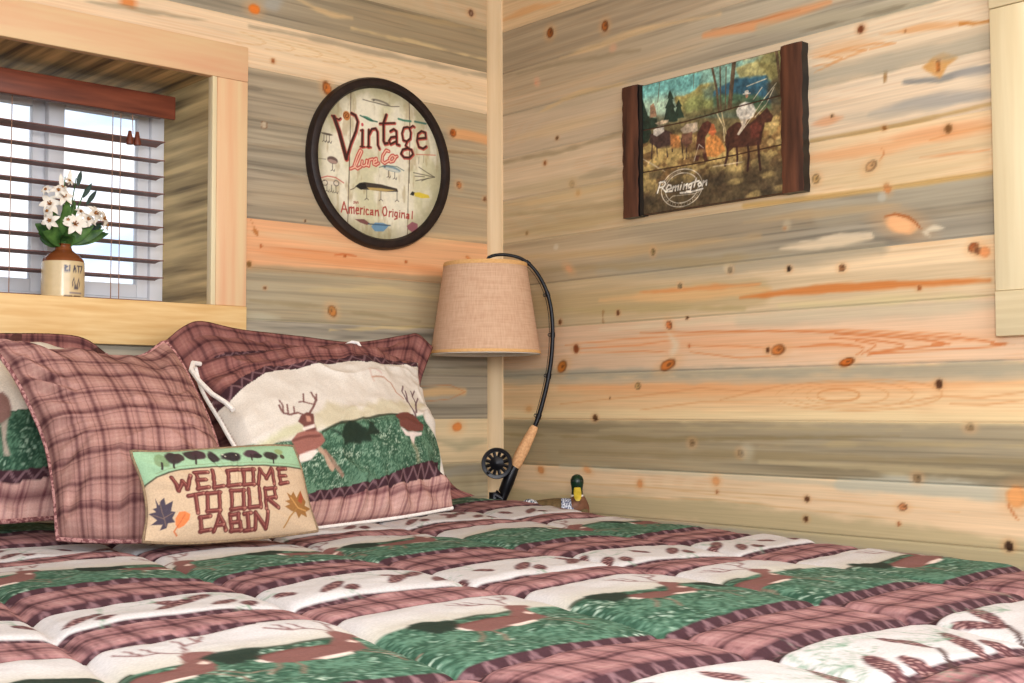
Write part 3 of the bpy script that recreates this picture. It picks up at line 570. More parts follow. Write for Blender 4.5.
# ---- window on the right wall (only its near casing is in the picture)
RCY = [(-1.5477,1.5079)][0][0]
w2 = empty('window_2', (0, -(WY0 + WY1) / 2, WZ0)); tag(w2, kind='structure')
MB().box(-.020, .0, -WY0, RCY, WZ0, WZ1, .0025).build('side_casing', M_cream, w2)
MB().box(-.020, .0, -WY1 - .0845, -WY1, WZ0, WZ1, .0025).build('side_casing', M_cream, w2)
MB().box(-.023, .0, -WY1 - .0845, RCY, WZ1 + .0005, WZ1 + .125, .0025).build('head_casing', M_creamh, w2)
MB().box(-.023, .0, -WY1 - .0845, RCY, WZ0 - .090, WZ0 - .0005, .0025).build('apron', M_creamh, w2)
j = MB(); j.box(.0005, .2, -WY0 - .015, -WY0, WZ0, WZ1); j.box(.0005, .2, -WY1, -WY1 + .015, WZ0, WZ1); j.box(.0005, .2, -WY1 + .0155, -WY0 - .0155, WZ1 - .015, WZ1); j.box(.0005, .2, -WY1 + .0155, -WY0 - .0155, WZ0, WZ0 + .015)
j.build('jamb', M_creamh, w2)
f = MB(); a0, a1, b0, b1 = -WY1 + .016, -WY0 - .016, WZ0 + .016, WZ1 - .016
f.box(.14, .18, a0, a0 + .05, b0, b1, .003); f.box(.14, .18, a1 - .05, a1, b0, b1, .003); f.box(.14, .18, a0 + .05, a1 - .05, b1 - .05, b1, .003); f.box(.14, .18, a0 + .05, a1 - .05, b0, b0 + .05, .003); f.box(.14, .18, (a0 + a1) / 2 - .025, (a0 + a1) / 2 + .025, b0 + .05, b1 - .05, .003)
f.build('sash', M_vinyl, w2)
MB().box(.158, .162, a0 + .05, (a0 + a1) / 2 - .025, b0 + .05, b1 - .05).build('glass', M_glass, w2, smooth=False)
MB().box(.158, .162, (a0 + a1) / 2 + .025, a1 - .05, b0 + .05, b1 - .05).build('glass', M_glass, w2, smooth=False)

# ------------------------------------------------------------------ bed, comforter
MAROON = rgb(96, 52, 54); PINK = rgb(192, 142, 134); ZBG = rgb(62, 38, 44); ZLN = rgb(128, 98, 102); SKYC = rgb(194, 190, 190); GRN = rgb(84, 132, 104)
def plaid(a, b, p, base, dark, light, kd=1.):
    def lines(t, k):
        x = (t / p + k) % 1; g = lambda c_, w_: np.exp(-((((x - c_ + .5) % 1) - .5) / w_) ** 2)
        x2 = (t / p / 2 + k) % 1; g2 = lambda c_, w_: np.exp(-((((x2 - c_ + .5) % 1) - .5) / w_) ** 2)
        return .50 * g(.15, .075) + .30 * g(.36, .022) + .26 * g(.94, .022) + .30 * g2(.78, .04), .5 * g(.62, .06) + .3 * g(.80, .03)
    da, la = lines(a, .0); db, lb = lines(b, .3)
    d = np.clip((da + db) * kd, 0, 1)[..., None]; l = np.clip(la + lb, 0, 1)[..., None] * .6
    col = base * (1 - l) + light * l
    return col * (1 - d) + dark * d
def grass(a, b, seed=3, dark=rgb(42, 74, 58), mid=rgb(88, 124, 104), lite=rgb(176, 194, 178), f=1.7):
    n = fbm(a * 90 * f, b * 120 * f, seed, 4) * .62 + .38 * np.random.RandomState(seed).rand(*a.shape); n2 = fbm(a * 14 * f, b * 18 * f, seed + 4, 3)
    t = sstep(.38, .66, n * .65 + n2 * .35)[..., None]; t2 = sstep(.56, .78, n * .6 + (1 - n2) * .4)[..., None]
    col = dark * (1 - t) + mid * t
    return col * (1 - t2) + lite * t2
def zig(a, t, p):
    """t 0..1 across the band"""
    z = .06 + .88 * np.abs(((a / p) % 1) * 2 - 1)
    k = (1 - sstep(.10, .22, np.abs(t - z)))[..., None] * .8
    return ZBG * (1 - k) + ZLN * k
def deer(c, ox, oy, s, fl=1, seed=0, sy=None):
    sy = sy or s
    P = lambda L: [(ox + fl * s * x, oy + sy * y) for x, y in L]
    body = rgb(120, 80, 76)
    for L, w in (([(.72, .40), (.86, .22), (1.02, .18)], .014), ([(.66, .36), (.80, .16), (.76, .04)], .014), ([(.12, .42), (-.02, .22), (-.16, .12)], .016), ([(.16, .36), (.12, .18), (.0, .04)], .016)):
        c.stroke(P(L), w * s, rgb(140, 104, 92), .7, .002)
    c.poly(P([(0, .36), (.02, .48), (.12, .56), (.40, .58), (.60, .56), (.74, .66), (.80, .80), (.88, .84), (1.0, .75), (.99, .70), (.90, .68), (.86, .52), (.78, .38), (.60, .32), (.35, .30), (.12, .30)]), body, .97, .002, .002, seed)
    c.poly(P([(.32, .33), (.62, .35), (.58, .29), (.36, .28)]), rgb(224, 206, 196), .95, .002)
    c.poly(P([(.79, .60), (.85, .63), (.87, .57), (.82, .55)]), rgb(224, 204, 192), .9, .002)
    c.poly(P([(-.03, .46), (.03, .46), (.03, .37), (-.02, .36)]), rgb(226, 214, 206), .9, .002)
    c.stroke(P([(.06, .53), (.40, .57), (.62, .54)]), .018 * s, rgb(98, 56, 52), .7, .003)
    ant = rgb(112, 74, 74)
    for L in ([(.83, .84), (.74, .92), (.60, .93), (.50, 1.06)], [(.72, .92), (.70, 1.06)], [(.62, .93), (.60, 1.08)], [(.88, .86), (.94, .98), (1.08, 1.02), (1.18, 1.14)], [(.96, .99), (.96, 1.12)], [(1.08, 1.02), (1.10, 1.14)]):
        c.stroke(P(L), .013 * s, ant, .85, .0016)
def cone(c, p0, p1, w, seed=0):
    p0 = np.array(p0); p1 = np.array(p1); L = np.linalg.norm(p1 - p0); d = (p1 - p0) / L; n = np.array([-d[1], d[0]])
    T = np.linspace(0, 1, 10); prof = w * np.sin(PI * np.clip(T * .82 + .12, 0, 1)) ** .8
    pts = [tuple(p0 + d * L * t + n * q) for t, q in zip(T, prof)] + [tuple(p0 + d * L * t - n * q) for t, q in zip(T[::-1], prof[::-1])]
    m = L + w; idx = c.box(p0[0] - m, p0[0] + m, p0[1] - m, p0[1] + m)
    c.poly(pts, rgb(78, 44, 48), .95, .0016)
    x = c.U[idx] - p0[0]; y = c.V[idx] - p0[1]; t = x * d[0] + y * d[1]; q = x * n[0] + y * n[1]
    cell = .0085; row = np.floor(t / cell); fx = (q / cell + .5 * (row % 2)) % 1 - .5; fy = (t / cell) % 1 - .5
    ins = (t > .003) & (t < L - .002) & (np.abs(q) < np.interp(t / L, T, prof) - .001)
    k = np.where(ins, 1 - sstep(.18, .36, np.hypot(fx, fy)), 0); c.mix(idx, rgb(190, 152, 146), k * .85)
def needles(c, p, ang, L, n, seed, col=rgb(104, 134, 112)):
    r = random.Random(seed)
    for i in range(n):
        a = ang + (r.random() - .5) * 1.7; l = L * (.6 + .5 * r.random())
        c.stroke([p, (p[0] + l * .5 * math.cos(a), p[1] + l * .5 * math.sin(a)), (p[0] + l * math.cos(a + .15), p[1] + l * math.sin(a + .15))], .0006, col, .6, .0012)

# PILLOWS START
PIL = {
 'A': dict(top=[(-1.1038,-0.16,1.1512),(-1.0504,-0.14,1.1857),(-1.0005,-0.13,1.1998),(-0.9021,-0.13,1.1851),(-0.7376,-0.13,1.1743),(-0.5759,-0.13,1.1648),(-0.4191,-0.13,1.1881),(-0.3766,-0.13,1.1923),(-0.3421,-0.15,1.1582)],
           right=[(-0.423,-0.42,0.7844),(-0.4783,-0.4,0.8148),(-0.4864,-0.34,0.8951),(-0.4636,-0.27,0.9975),(-0.4382,-0.22,1.0534),(-0.3421,-0.15,1.1582)],
           bottom=[(-1.0715,-0.46,0.7853),(-0.8515,-0.44,0.7802),(-0.6051,-0.44,0.7782),(-0.423,-0.42,0.7844)],
           left=[(-1.0715,-0.46,0.7853),(-1.077,-0.34,0.9311),(-1.0751,-0.22,1.0611),(-1.1038,-0.16,1.1512)], T=.042, Tb=.045, flange=.035, k=3.0, e=.6, seed=3, wrinkle=1.2, crease=.3),
 'B': dict(top=[(-1.1225,-0.33,1.0947),(-1.0217,-0.31,1.1105),(-0.8633,-0.29,1.1309),(-0.7067,-0.28,1.145),(-0.658,-0.28,1.1369),(-0.5756,-0.28,1.1196),(-0.4977,-0.29,1.1088)],
           right=[(-0.5715,-0.52,0.7695),(-0.5631,-0.45,0.895),(-0.5325,-0.36,1.0049),(-0.5203,-0.32,1.0537),(-0.4977,-0.29,1.1088)],
           bottom=[(-1.1694,-0.66,0.7579),(-0.9495,-0.59,0.7577),(-0.7432,-0.55,0.7612),(-0.5715,-0.52,0.7695)],
           left=[(-1.1694,-0.66,0.7579),(-1.1357,-0.58,0.8682),(-1.1267,-0.47,0.9586),(-1.1271,-0.38,1.0326),(-1.1225,-0.33,1.0947)], T=.075, Tb=.028, k=2.4, e=.55, seed=9, wrinkle=1.5, crease=1.2),
 'C': dict(top=[(-1.5909,-0.42,1.1317),(-1.5403,-0.41,1.1116),(-1.4616,-0.41,1.1025),(-1.3677,-0.42,1.0987),(-1.2903,-0.43,1.1002),(-1.2378,-0.43,1.1336)],
           right=[(-1.2841,-0.77,0.7706),(-1.2443,-0.68,0.8853),(-1.227,-0.6,0.967),(-1.2219,-0.52,1.0404),(-1.2242,-0.46,1.0989),(-1.2378,-0.43,1.1336)],
           bottom=[(-1.5202,-0.61,0.7734),(-1.4707,-0.67,0.7711),(-1.4028,-0.72,0.77),(-1.2841,-0.77,0.7706)],
           left=[(-1.5202,-0.61,0.7734),(-1.5128,-0.57,0.8557),(-1.5128,-0.53,0.934),(-1.5314,-0.49,1.0111),(-1.5539,-0.45,1.0769),(-1.5909,-0.42,1.1317)], T=.085, Tb=.06, k=2.3, e=.6, seed=14, wrinkle=1.5, crease=.8),
 'D': dict(top=[(-1.8817,-0.17,1.1216),(-1.6945,-0.16,1.1434),(-1.468,-0.16,1.1536),(-1.3438,-0.16,1.156),(-1.2915,-0.17,1.1468),(-1.2556,-0.19,1.1172)],
           right=[(-1.3876,-0.44,0.7908),(-1.3473,-0.38,0.8783),(-1.2803,-0.28,0.9957),(-1.2556,-0.19,1.1172)],
           bottom=[(-1.9648,-0.5,0.7873),(-1.7375,-0.47,0.7968),(-1.5632,-0.45,0.7948),(-1.4589,-0.44,0.7951),(-1.3876,-0.44,0.7908)],
           left=[(-1.9648,-0.5,0.7873),(-1.9569,-0.34,0.9316),(-1.8817,-0.17,1.1216)], T=.085, Tb=.05, flange=.035, k=2.6, e=.6, seed=22, wrinkle=1.2),
 'G': dict(top=[(-1.4596,-0.76,0.9276),(-1.4012,-0.77,0.9246),(-1.3098,-0.775,0.9276),(-1.2164,-0.775,0.9307),(-1.1549,-0.78,0.9295)],
           right=[(-1.1355,-0.835,0.7775),(-1.1453,-0.82,0.8238),(-1.1469,-0.795,0.886),(-1.1549,-0.78,0.9295)],
           bottom=[(-1.4532,-0.8,0.7782),(-1.3736,-0.81,0.7715),(-1.2481,-0.825,0.7722),(-1.1355,-0.835,0.7775)],
           left=[(-1.4532,-0.8,0.7782),(-1.442,-0.79,0.8214),(-1.4427,-0.775,0.8706),(-1.4596,-0.76,0.9276)], T=.034, Tb=.03, k=2.6, e=.6, seed=31, wrinkle=.3),
}
# PILLOWS END

BX0, BX1, BY0, BY1 = -2.16, -.30, -2.21, -.06
def right_edge(y): return np.where(y > -.55, -.295, -.295 + .17 * (y + .55))
u_ = np.r_[np.arange(-.16, 2.16, .0042)]            # 0 = right mattress edge, increasing to the left
v_ = np.r_[np.arange(0, 2.62, .0042)]               # 0 = head end, increasing to the foot
Ua, Va = np.meshgrid(np.r_[np.arange(-.36, -.16, .02), u_, np.arange(2.17, 2.5, .02)], v_)
R = .055
def fold(d):
    """d = arc length past the edge -> (outward, drop)"""
    d = np.maximum(d, 0); a = np.minimum(d / R, PI / 2); return R * np.sin(a), R * (1 - np.cos(a)) + np.maximum(d - R * PI / 2, 0)
LB = 1.86                                              # comforter width on top
or_, dr = fold(-Ua + 0.0); ol, dl = fold(Ua - LB); of, df = fold(Va - 2.12)
y = BY0 * 0 - .07 - np.minimum(Va, 2.12) - of
xe = right_edge(y)
x = xe - np.clip(Ua, 0, LB) + or_ - ol
h = 0 * x
tt = (x - .17 * (y + 1.55) + 1.86) / .295
dome = np.abs(np.sin(PI * tt)) ** .32
puff = .015 * dome * (.8 + .4 * vnoise(np.floor(tt) * 3.1, y * 5, 3))
h = puff + .014 * (fbm(x * 2.6, y * 3.2, 5) - .5) + .012 * (fbm(x * 9, y * 11, 8) - .5) * dome
ph = (-1.53 - y + .012 * (fbm(x * 5, y * 2, 21) - .5)) % .73
n_s = np.floor((-1.53 - y) / .73)
for s_, dp in ((.31, .010), (.45, .010), (.61, .008), (.72, .010)): h -= dp * np.exp(-((ph - s_) / .014) ** 2)
h += .010 * sstep(-.75, -.25, y)
h -= .0055 * np.exp(-(np.minimum(tt % 1, 1 - tt % 1) * .295 / .010) ** 2)
h *= 1 - .75 * np.clip((dr + dl + df) / .05, 0, 1)
out_ = np.clip((dr + dl + df) / .05, 0, 1) * .012 * np.sin((x * .6 + y) * 21)
z = .742 + h - dr - dl - df
# the pillows press the comforter down where they stand
cell = {}
for k_ in PIL:
    F_, B__, _, _, _ = pillow(PIL[k_], 120, 90)
    for V_ in (F_.reshape(-1, 3), B__.reshape(-1, 3)):
        for px_, py_, pz_ in V_[V_[:, 2] < .85]:
            ci, cj = int(px_ // .01), int(py_ // .01)
            for di in (-1, 0, 1):
                for dj in (-1, 0, 1):
                    kk_ = (ci + di, cj + dj)
                    if pz_ < cell.get(kk_, 9): cell[kk_] = pz_
ci = np.floor(x / .01).astype(int); cj = np.floor(y / .01).astype(int)
lim = np.full(x.shape, 9.)
sel = np.nonzero((y > -1.0))
lim[sel] = [cell.get((a_, b_), 9.) for a_, b_ in zip(ci[sel], cj[sel])]
z = np.minimum(z, lim - .007)
P = np.stack([x + out_ * (dr > .03) - out_ * (dl > .03), y - out_ * (df > .03), z], -1)
X, Y = x - dr * 0 + np.maximum(-Ua - R * PI / 2, 0), y - np.maximum(Va - 2.12 - R * PI / 2, 0)
ph = (-1.53 - Y + .006 * (fbm(X * 5, Y * 2, 21) - .5)) % .73
base = np.ones(X.shape + (3,)) * SKYC
pk = plaid(X, Y, .056, rgb(150, 108, 108), rgb(56, 30, 36), rgb(200, 164, 160), 1.25)
wv = .012 * (fbm(X * 7, Y * 2, 31) - .5)
gm = sstep(.104, .112, ph + wv) * (ph < .29)
sk = sstep(.04, .11, ph + wv)[..., None] * .35 * (ph < .12)[..., None]
base = base * (1 - sk) + rgb(176, 170, 138) * sk
hz = (np.exp(-((ph + wv - .106) / .004) ** 2) * (ph < .2) * (vnoise(X * 12, Y, 6) > .35))[..., None]
base = base * (1 - gm[..., None]) + grass(X, Y) * gm[..., None]
base = base * (1 - hz) + rgb(52, 62, 50) * hz
for a0, a1, p_ in ((.29, .33, .030), (.43, .47, .030), (.705, .73, .024), (.60, .618, .020)):
    m = ((ph >= a0) & (ph < a1)); base[m] = zig(X[m], (ph[m] - a0) / (a1 - a0), p_)
m = ((ph >= .33) & (ph < .43)) | ((ph >= .618) & (ph < .705)); base[m] = pk[m]
c = Canvas(X, Y, base)
XS = [-2.42, -2.17] + [p[0] for p in [(-1.7862,-1.6482),(-1.6137,-1.7197),(-1.3612,-1.6728),(-1.0836,-1.6407),(-0.8831,-1.6716)]] + [-.48, -.24]
for n_ in (-2, -1, 0, 1):
    y0 = -1.53 - .73 * n_
    for i, xx in enumerate(XS):
        xd = xx + (.0 if n_ == 0 else .07 * n_)
        s = .165; c_seed = i + 9 * n_
        b0 = (xd - s * 1.05, y0 - .105)
        c.poly([(b0[0] - .002, b0[1]), (b0[0] + .010, b0[1] + .012), (b0[0] + .028, b0[1] + .010), (b0[0] + .07, b0[1] - .002), (b0[0] + .055, b0[1] - .040), (b0[0] + .012, b0[1] - .048)], rgb(30, 44, 36), .95, .004, .012, c_seed)
        c.stroke([(b0[0] + .085, b0[1] - .012), (b0[0] + .11, b0[1] - .016)], .004, rgb(40, 56, 44), .8, .003)
        deer(c, xd - .155 * .85, y0 - .240, .155, 1, c_seed, .200)
CN = [[(-1.3505,-2.0376),(-1.4138,-2.1283)], [(-1.2936,-2.0688),(-1.3427,-2.1405)], [(-1.3019,-2.1531),(-1.278,-2.0968)], [(-1.218,-2.0343),(-1.2115,-2.0935)], [(-1.1252,-2.0541),(-1.1872,-2.1374)], [(-1.146,-2.1457),(-1.1234,-2.0968)], [(-1.0448,-2.0206),(-1.0238,-2.0768)], [(-0.9646,-1.995),(-1.0207,-2.0705)], [(-1.5591,-2.0132),(-1.5638,-2.0722)], [(-1.4845,-2.0698),(-1.4875,-2.021)], [(-0.7981,-1.9667),(-0.8224,-2.0159)]]
for n_ in (-2, -1, 0):
    dy = -.73 * n_
    for k in range(-3, 5):
        for j_, (p0, p1) in enumerate(CN):
            if n_ == 0 and k != 0: continue
            if j_ > 7 and n_ != 0: continue
            sh = (k * .34 + (.05 if n_ else 0)); q0 = (p0[0] + sh, p0[1] + dy); q1 = (p1[0] + sh, p1[1] + dy)
            if not (-2.5 < q0[0] < -.1): continue
            if n_ != 0:
                yc = -1.53 - .73 * n_ - .533; q0 = (q0[0], yc + (q0[1] - yc) * .62); q1 = (q1[0], yc + (q1[1] - yc) * .62)
            cone(c, q0, q1, .0125 if n_ == 0 else .011)
            d_ = math.atan2(q0[1] - q1[1], q0[0] - q1[0])
            needles(c, q0, d_, .05, 5, j_ * 7 + k)
if True:
    tw = [(-1.2028,-2.094),(-1.2403,-2.1242),(-1.2657,-2.1479),(-1.2987,-2.1683)]; c.stroke(tw, .003, rgb(70, 52, 50), .9, .001)
    c.stroke([(-1.0174,-2.0735),(-1.0415,-2.0962),(-1.0676,-2.1149)], .003, rgb(70, 52, 50), .9, .001); c.stroke([(-1.3787,-2.1198),(-1.4056,-2.1413),(-1.4314,-2.156)], .003, rgb(70, 52, 50), .9, .001)
    for px, sd in (([(-1.2716,-2.0313)], 3), ([(-1.1521,-2.0786)], 5), ([(-1.3814,-2.1173)], 7), ([(-0.9413,-2.037)], 9), ([(-1.3352,-2.0782)], 11)): needles(c, px[0], 2.4, .08, 12, sd); needles(c, px[0], 1.0, .06, 7, sd + 1)
comf = grid_mesh('comforter', P, c.out(), MQ, flip=True)
tag(comf, 'quilted cabin print comforter with deer, plaid and pinecone stripes spread over the bed', 'comforter')

bed = empty('bed', (-1.23, -1.12, 0)); tag(bed, 'king bed standing against the window wall under the printed comforter', 'bed')
MB().box(BX0 + .11, -.62, -2.10, -.07, .45, .715, .03).build('mattress', M_mattress, bed)
MB().box(BX0 + .13, -.64, -2.08, -.08, .20, .449, .015).build('box_spring', M_mattress, bed)
for sx_ in (BX0 + .17, -.70):
    for sy_ in (-1.98, -.15):
        MB().lathe([(0, 0), (.026, 0), (.034, .02), (.038, .2), (0, .2)], (sx_, sy_, 0), 20).build('leg', M_darkwood, bed)

# ------------------------------------------------------------------ pillows
def make_pillow(key, name, nu, nv, paint, backcol, mat):
    F, B, A_, B_, seam = pillow(PIL[key], nu, nv)
    c = paint(A_, B_)
    P = np.concatenate([F.reshape(-1, 3), B.reshape(-1, 3)]); n = nu * nv
    j, i = np.mgrid[0:nv - 1, 0:nu - 1]; a = j * nu + i
    q = np.stack([a, a + 1, a + nu + 1, a + nu], -1).reshape(-1, 4)
    q = np.concatenate([q, (q + n)[:, ::-1]])
    me = bpy.data.meshes.new(name); me.vertices.add(2 * n); me.vertices.foreach_set('co', P.astype(np.float32).ravel())
    me.loops.add(len(q) * 4); me.loops.foreach_set('vertex_index', q.astype(np.int32).ravel())
    me.polygons.add(len(q)); me.polygons.foreach_set('loop_start', np.arange(len(q), dtype=np.int32) * 4); me.update(calc_edges=True)
    set_col(me, np.concatenate([c.out().reshape(-1, 3), lin(backcol(A_, B_)).reshape(-1, 3)]))
    o = link(name, me, mat)
    # weld the seam
    import bmesh
    bm = bmesh.new(); bm.from_mesh(me); bmesh.ops.remove_doubles(bm, verts=[v for v in bm.verts if v.is_boundary], dist=1e-5); bm.to_mesh(me); bm.free()
    me.polygons.foreach_set('use_smooth', [True] * len(me.polygons))
    return o, seam
def perimeter(seam, st=4):
    a = list(seam[0, ::st]) + list(seam[::st, -1])[1:] + list(seam[-1, ::-st])[1:] + list(seam[::-st, 0])[1:-1]
    out = []
    for p in a:
        if not out or np.linalg.norm(np.array(p) - np.array(out[-1])) > .004: out.append(p)
    return out
pinkplaid = lambda a, b: plaid(a, b, .047, rgb(188, 146, 136), rgb(94, 54, 58), rgb(214, 180, 170), 1.1)
brownplaid = lambda a, b: plaid(a, b, .052, rgb(138, 90, 84), rgb(60, 32, 36), rgb(176, 132, 122), 1.15)
cplaid = lambda a, b: plaid(a, b, .047, rgb(160, 118, 108), rgb(72, 40, 42), rgb(194, 156, 144), 1.15)
def zigband(c, lo, hi, p=.03):
    """band between two polylines, given left to right"""
    lo = np.array(lo); hi = np.array(hi)
    yl_ = np.interp(c.U, lo[:, 0], lo[:, 1]); yh_ = np.interp(c.U, hi[:, 0], hi[:, 1])
    x0 = max(lo[0, 0], hi[0, 0]); x1 = min(lo[-1, 0], hi[-1, 0])
    m = (c.U > x0) & (c.U < x1) & (c.V > yl_) & (c.V < yh_)
    c.C[m] = zig(c.U[m], (c.V[m] - yl_[m]) / (yh_[m] - yl_[m] + 1e-6), p)

def paint_A(a, b):
    c = Canvas(a, b, brownplaid(a, b))
    zigband(c, [(0.0725,0.4015),(0.1301,0.4042),(0.2051,0.4147),(0.2826,0.4174),(0.3977,0.4068)], [(0.07,0.4121),(0.115,0.4174),(0.1951,0.4411),(0.2901,0.4491),(0.4027,0.4464)])
    c.poly([(0.6478,0.4227),(0.6478,0.4359),(0.6478,0.346),(0.6478,0.3804)], rgb(60, 36, 36), .9, .003)
    return c
oA, sA = make_pillow('A', 'sham_pillow', 190, 120, paint_A, brownplaid, MF)
tag(oA, 'brown plaid sham pillow with zigzag band leaning on the wall behind the two-buck pillow', 'pillow', 'pillows at the head of the bed')

def paint_B(a, b):
    c = Canvas(a, b, np.ones(a.shape + (3,)) * rgb(212, 203, 192))
    c.poly([(0.2346,0.2442),(0.3042,0.2252),(0.4064,0.2537),(0.5132,0.2703),(0.6015,0.2869),(0.3716,0.1778),(0.2438,0.1754),(0.1719,0.1826),(0.1672,0.2039)], rgb(190, 178, 142), .6, .012, .02, 4)
    c.poly([(0.0464,0.1778),(0.1161,0.1778),(0.1835,0.192),(0.1417,0.211),(0.0743,0.2015),(0.0255,0.1897)], rgb(186, 184, 140), .6, .01, .01, 4)
    G_ = grass(a.ravel(), b.ravel(), 8, rgb(48, 78, 60), rgb(96, 128, 104), rgb(166, 182, 160), 1.7)
    pl = [(0,0.2015),(0,0.2086),(0.0464,0.1802),(0.1068,0.1707),(0.1951,0.1802),(0.2601,0.1897),(0.3391,0.1944),(0.4157,0.2063),(0.5179,0.2229),(0.5922,0.1731),(0.5713,0.0593),(0.1254,0.0379),(0.0186,0.0403),(0,0.0356)]
    k = Canvas(a, b, np.zeros(3)); k.poly(pl, (1, 1, 1), 1, .003, .003, 2); kk = k.C[:, :1]
    c.C = c.C * (1 - kk) + G_ * kk
    c.stroke([(0.1928,0.1778),(0.2601,0.1897),(0.3391,0.1968),(0.4157,0.2063),(0.49,0.2205)], .003, rgb(48, 52, 40), .85, .002, 0, .002, 3)
    for T_ in ([(545,305),(520,375),(560,385),(580,350),(560,318)], [(575,318),(545,378),(600,372),(590,330)], [(600,315),(580,360),(625,352),(612,330)], [(480,335),(520,365),(500,352)]): c.poly([q for q in {0: [(0.274,0.1944),(0.2415,0.1683),(0.2438,0.1423),(0.2903,0.1375),(0.3089,0.1636),(0.2926,0.1873)], 1: [(0.2926,0.1849),(0.2694,0.1423),(0.3205,0.1399),(0.3158,0.1731)], 2: [(0.3298,0.192),(0.3042,0.1494),(0.3576,0.1565),(0.3391,0.1754)], 3: [(0.216,0.1754),(0.2438,0.1541),(0.2346,0.1612)]}[[545, 575, 600, 480].index(T_[0][0])]], rgb(34, 46, 36), .95, .003, .008, 5)
    br = rgb(150, 96, 86); dk = rgb(104, 62, 56)
    # buck at the left
    c.poly([(0.1022,0.1707),(0.1231,0.1849),(0.144,0.1873),(0.1742,0.1873),(0.1881,0.1731),(0.1928,0.1565),(0.1719,0.1446),(0.1463,0.1375),(0.1138,0.1304),(0.1045,0.147)], br, .97, .002)
    c.poly([(0.1092,0.128),(0.1138,0.1375),(0.1579,0.1423),(0.1672,0.1375),(0.144,0.1233),(0.1138,0.1209)], rgb(228, 214, 204), .95, .002)
    c.poly([(0.151,0.2276),(0.1719,0.2347),(0.1835,0.2252),(0.1765,0.2039),(0.1788,0.1849),(0.1463,0.1849),(0.1463,0.2015),(0.137,0.2134)], dk, .95, .002)
    c.poly([(0.1417,0.1968),(0.1765,0.1992),(0.1765,0.192),(0.1417,0.1873)], rgb(228, 214, 204), .95, .002); c.poly([(0.1626,0.2252),(0.1719,0.2205),(0.1695,0.2063),(0.1579,0.2086)], rgb(190, 140, 120), .9, .002)
    c.stroke([(0.1719,0.1399),(0.1835,0.128),(0.1881,0.1114),(0.1997,0.0972)], .006, rgb(186, 150, 128), .9, .002); c.stroke([(0.1858,0.1351),(0.1974,0.1185),(0.2067,0.1019),(0.2299,0.0806)], .004, rgb(150, 112, 96), .8, .002)
    c.stroke([(0.1068,0.1707),(0.1463,0.1731),(0.1811,0.1707)], .003, dk, .8, .002)
    for w_, L in ((.0045, [(0.1579,0.23),(0.1463,0.2371),(0.1254,0.2347),(0.1115,0.2442),(0.1092,0.2679)]), (.0035, [(0.1115,0.2442),(0.1184,0.2655),(0.1138,0.2798)]), (.0035, [(0.1208,0.2371),(0.1301,0.2655)]), (.0035, [(0.137,0.2371),(0.144,0.2561)]), (.0045, [(0.1765,0.23),(0.1951,0.2466),(0.2113,0.2655),(0.2067,0.2893)]), (.0035, [(0.202,0.2537),(0.1788,0.2655),(0.1649,0.2679)]), (.0035, [(0.2113,0.2632),(0.2183,0.2821)]), (.0035, [(0.1765,0.2655),(0.1858,0.2893)])): c.stroke(L, w_ * .6, rgb(112, 74, 70), .9, .0012)
    # buck at the right, walking off the edge
    c.poly([(0.418,0.2015),(0.4389,0.2158),(0.4714,0.2252),(0.4993,0.2181),(0.5109,0.1992),(0.5063,0.1754),(0.4691,0.166),(0.4436,0.166),(0.418,0.1707)], rgb(112, 64, 56), .97, .002)
    c.poly([(0.418,0.1707),(0.4436,0.1636),(0.5016,0.1707),(0.4993,0.1636),(0.4714,0.1565),(0.4598,0.1351),(0.4529,0.1399),(0.4505,0.1541),(0.4343,0.1541)], rgb(226, 208, 200), .95, .002)
    for w_, L in ((.004, [(0.4993,0.2181),(0.497,0.2418),(0.4923,0.2727),(0.4947,0.3011)]), (.003, [(0.49,0.2655),(0.4807,0.2964),(0.4947,0.3201)]), (.004, [(0.504,0.23),(0.5272,0.2727),(0.5225,0.294),(0.5225,0.313)]), (.003, [(0.5202,0.2632),(0.5481,0.3011)]), (.003, [(0.5202,0.294),(0.5411,0.3224)])): c.stroke(L, w_ * .7, rgb(96, 72, 76), .9, .0012)
    c.stroke([(0.3971,0.3224),(0.4343,0.3296),(0.4529,0.3177),(0.4575,0.2869),(0.4784,0.2727)], .0022, rgb(170, 120, 96), .7, .0015); c.stroke([(0.3925,0.3438),(0.3971,0.3224),(0.3994,0.3106)], .002, rgb(196, 160, 146), .6, .002); c.stroke([(0.3994,0.3462),(0.425,0.339),(0.4273,0.3367)], .002, rgb(190, 150, 140), .6, .002)
    c.stroke([(0.4552,0.1375),(0.4668,0.1233),(0.4691,0.0996)], .006, rgb(170, 150, 120), .5, .006)
    # bands
    zigband(c, [(0,0.0403),(0.1347,0.0356),(0.3367,0.0474),(0.5667,0.0711),(0.5713,0.0593)], [(0,0.0616),(0.1277,0.0545),(0.3321,0.064),(0.6015,0.1233),(0.5945,0.1162)], .032)
    lo = np.array([(0,0.0403),(0.1347,0.0356),(0.3367,0.0474),(0.5667,0.0711),(0.5713,0.0593)]); m = c.V < np.interp(c.U, lo[:, 0], lo[:, 1])
    c.C[m] = pinkplaid(c.U[m], c.V[m])
    lo = np.array([(0,0.3319),(0.0023,0.3224),(0.0163,0.3224),(0.065,0.3485),(0.1231,0.3722),(0.1788,0.377),(0.216,0.3699)] + [(0.3228,0.377),(0.3553,0.3817),(0.3994,0.3675),(0.4784,0.3959),(0.5783,0.4291),(0.5968,0.4481)]); hi = np.array([(0,0.3556),(0,0.3556),(0.0186,0.3556),(0.0836,0.3841),(0.137,0.3983),(0.2206,0.3865)] + [(0.3623,0.4007),(0.4203,0.4031),(0.5806,0.4505),(0.6015,0.4718)])
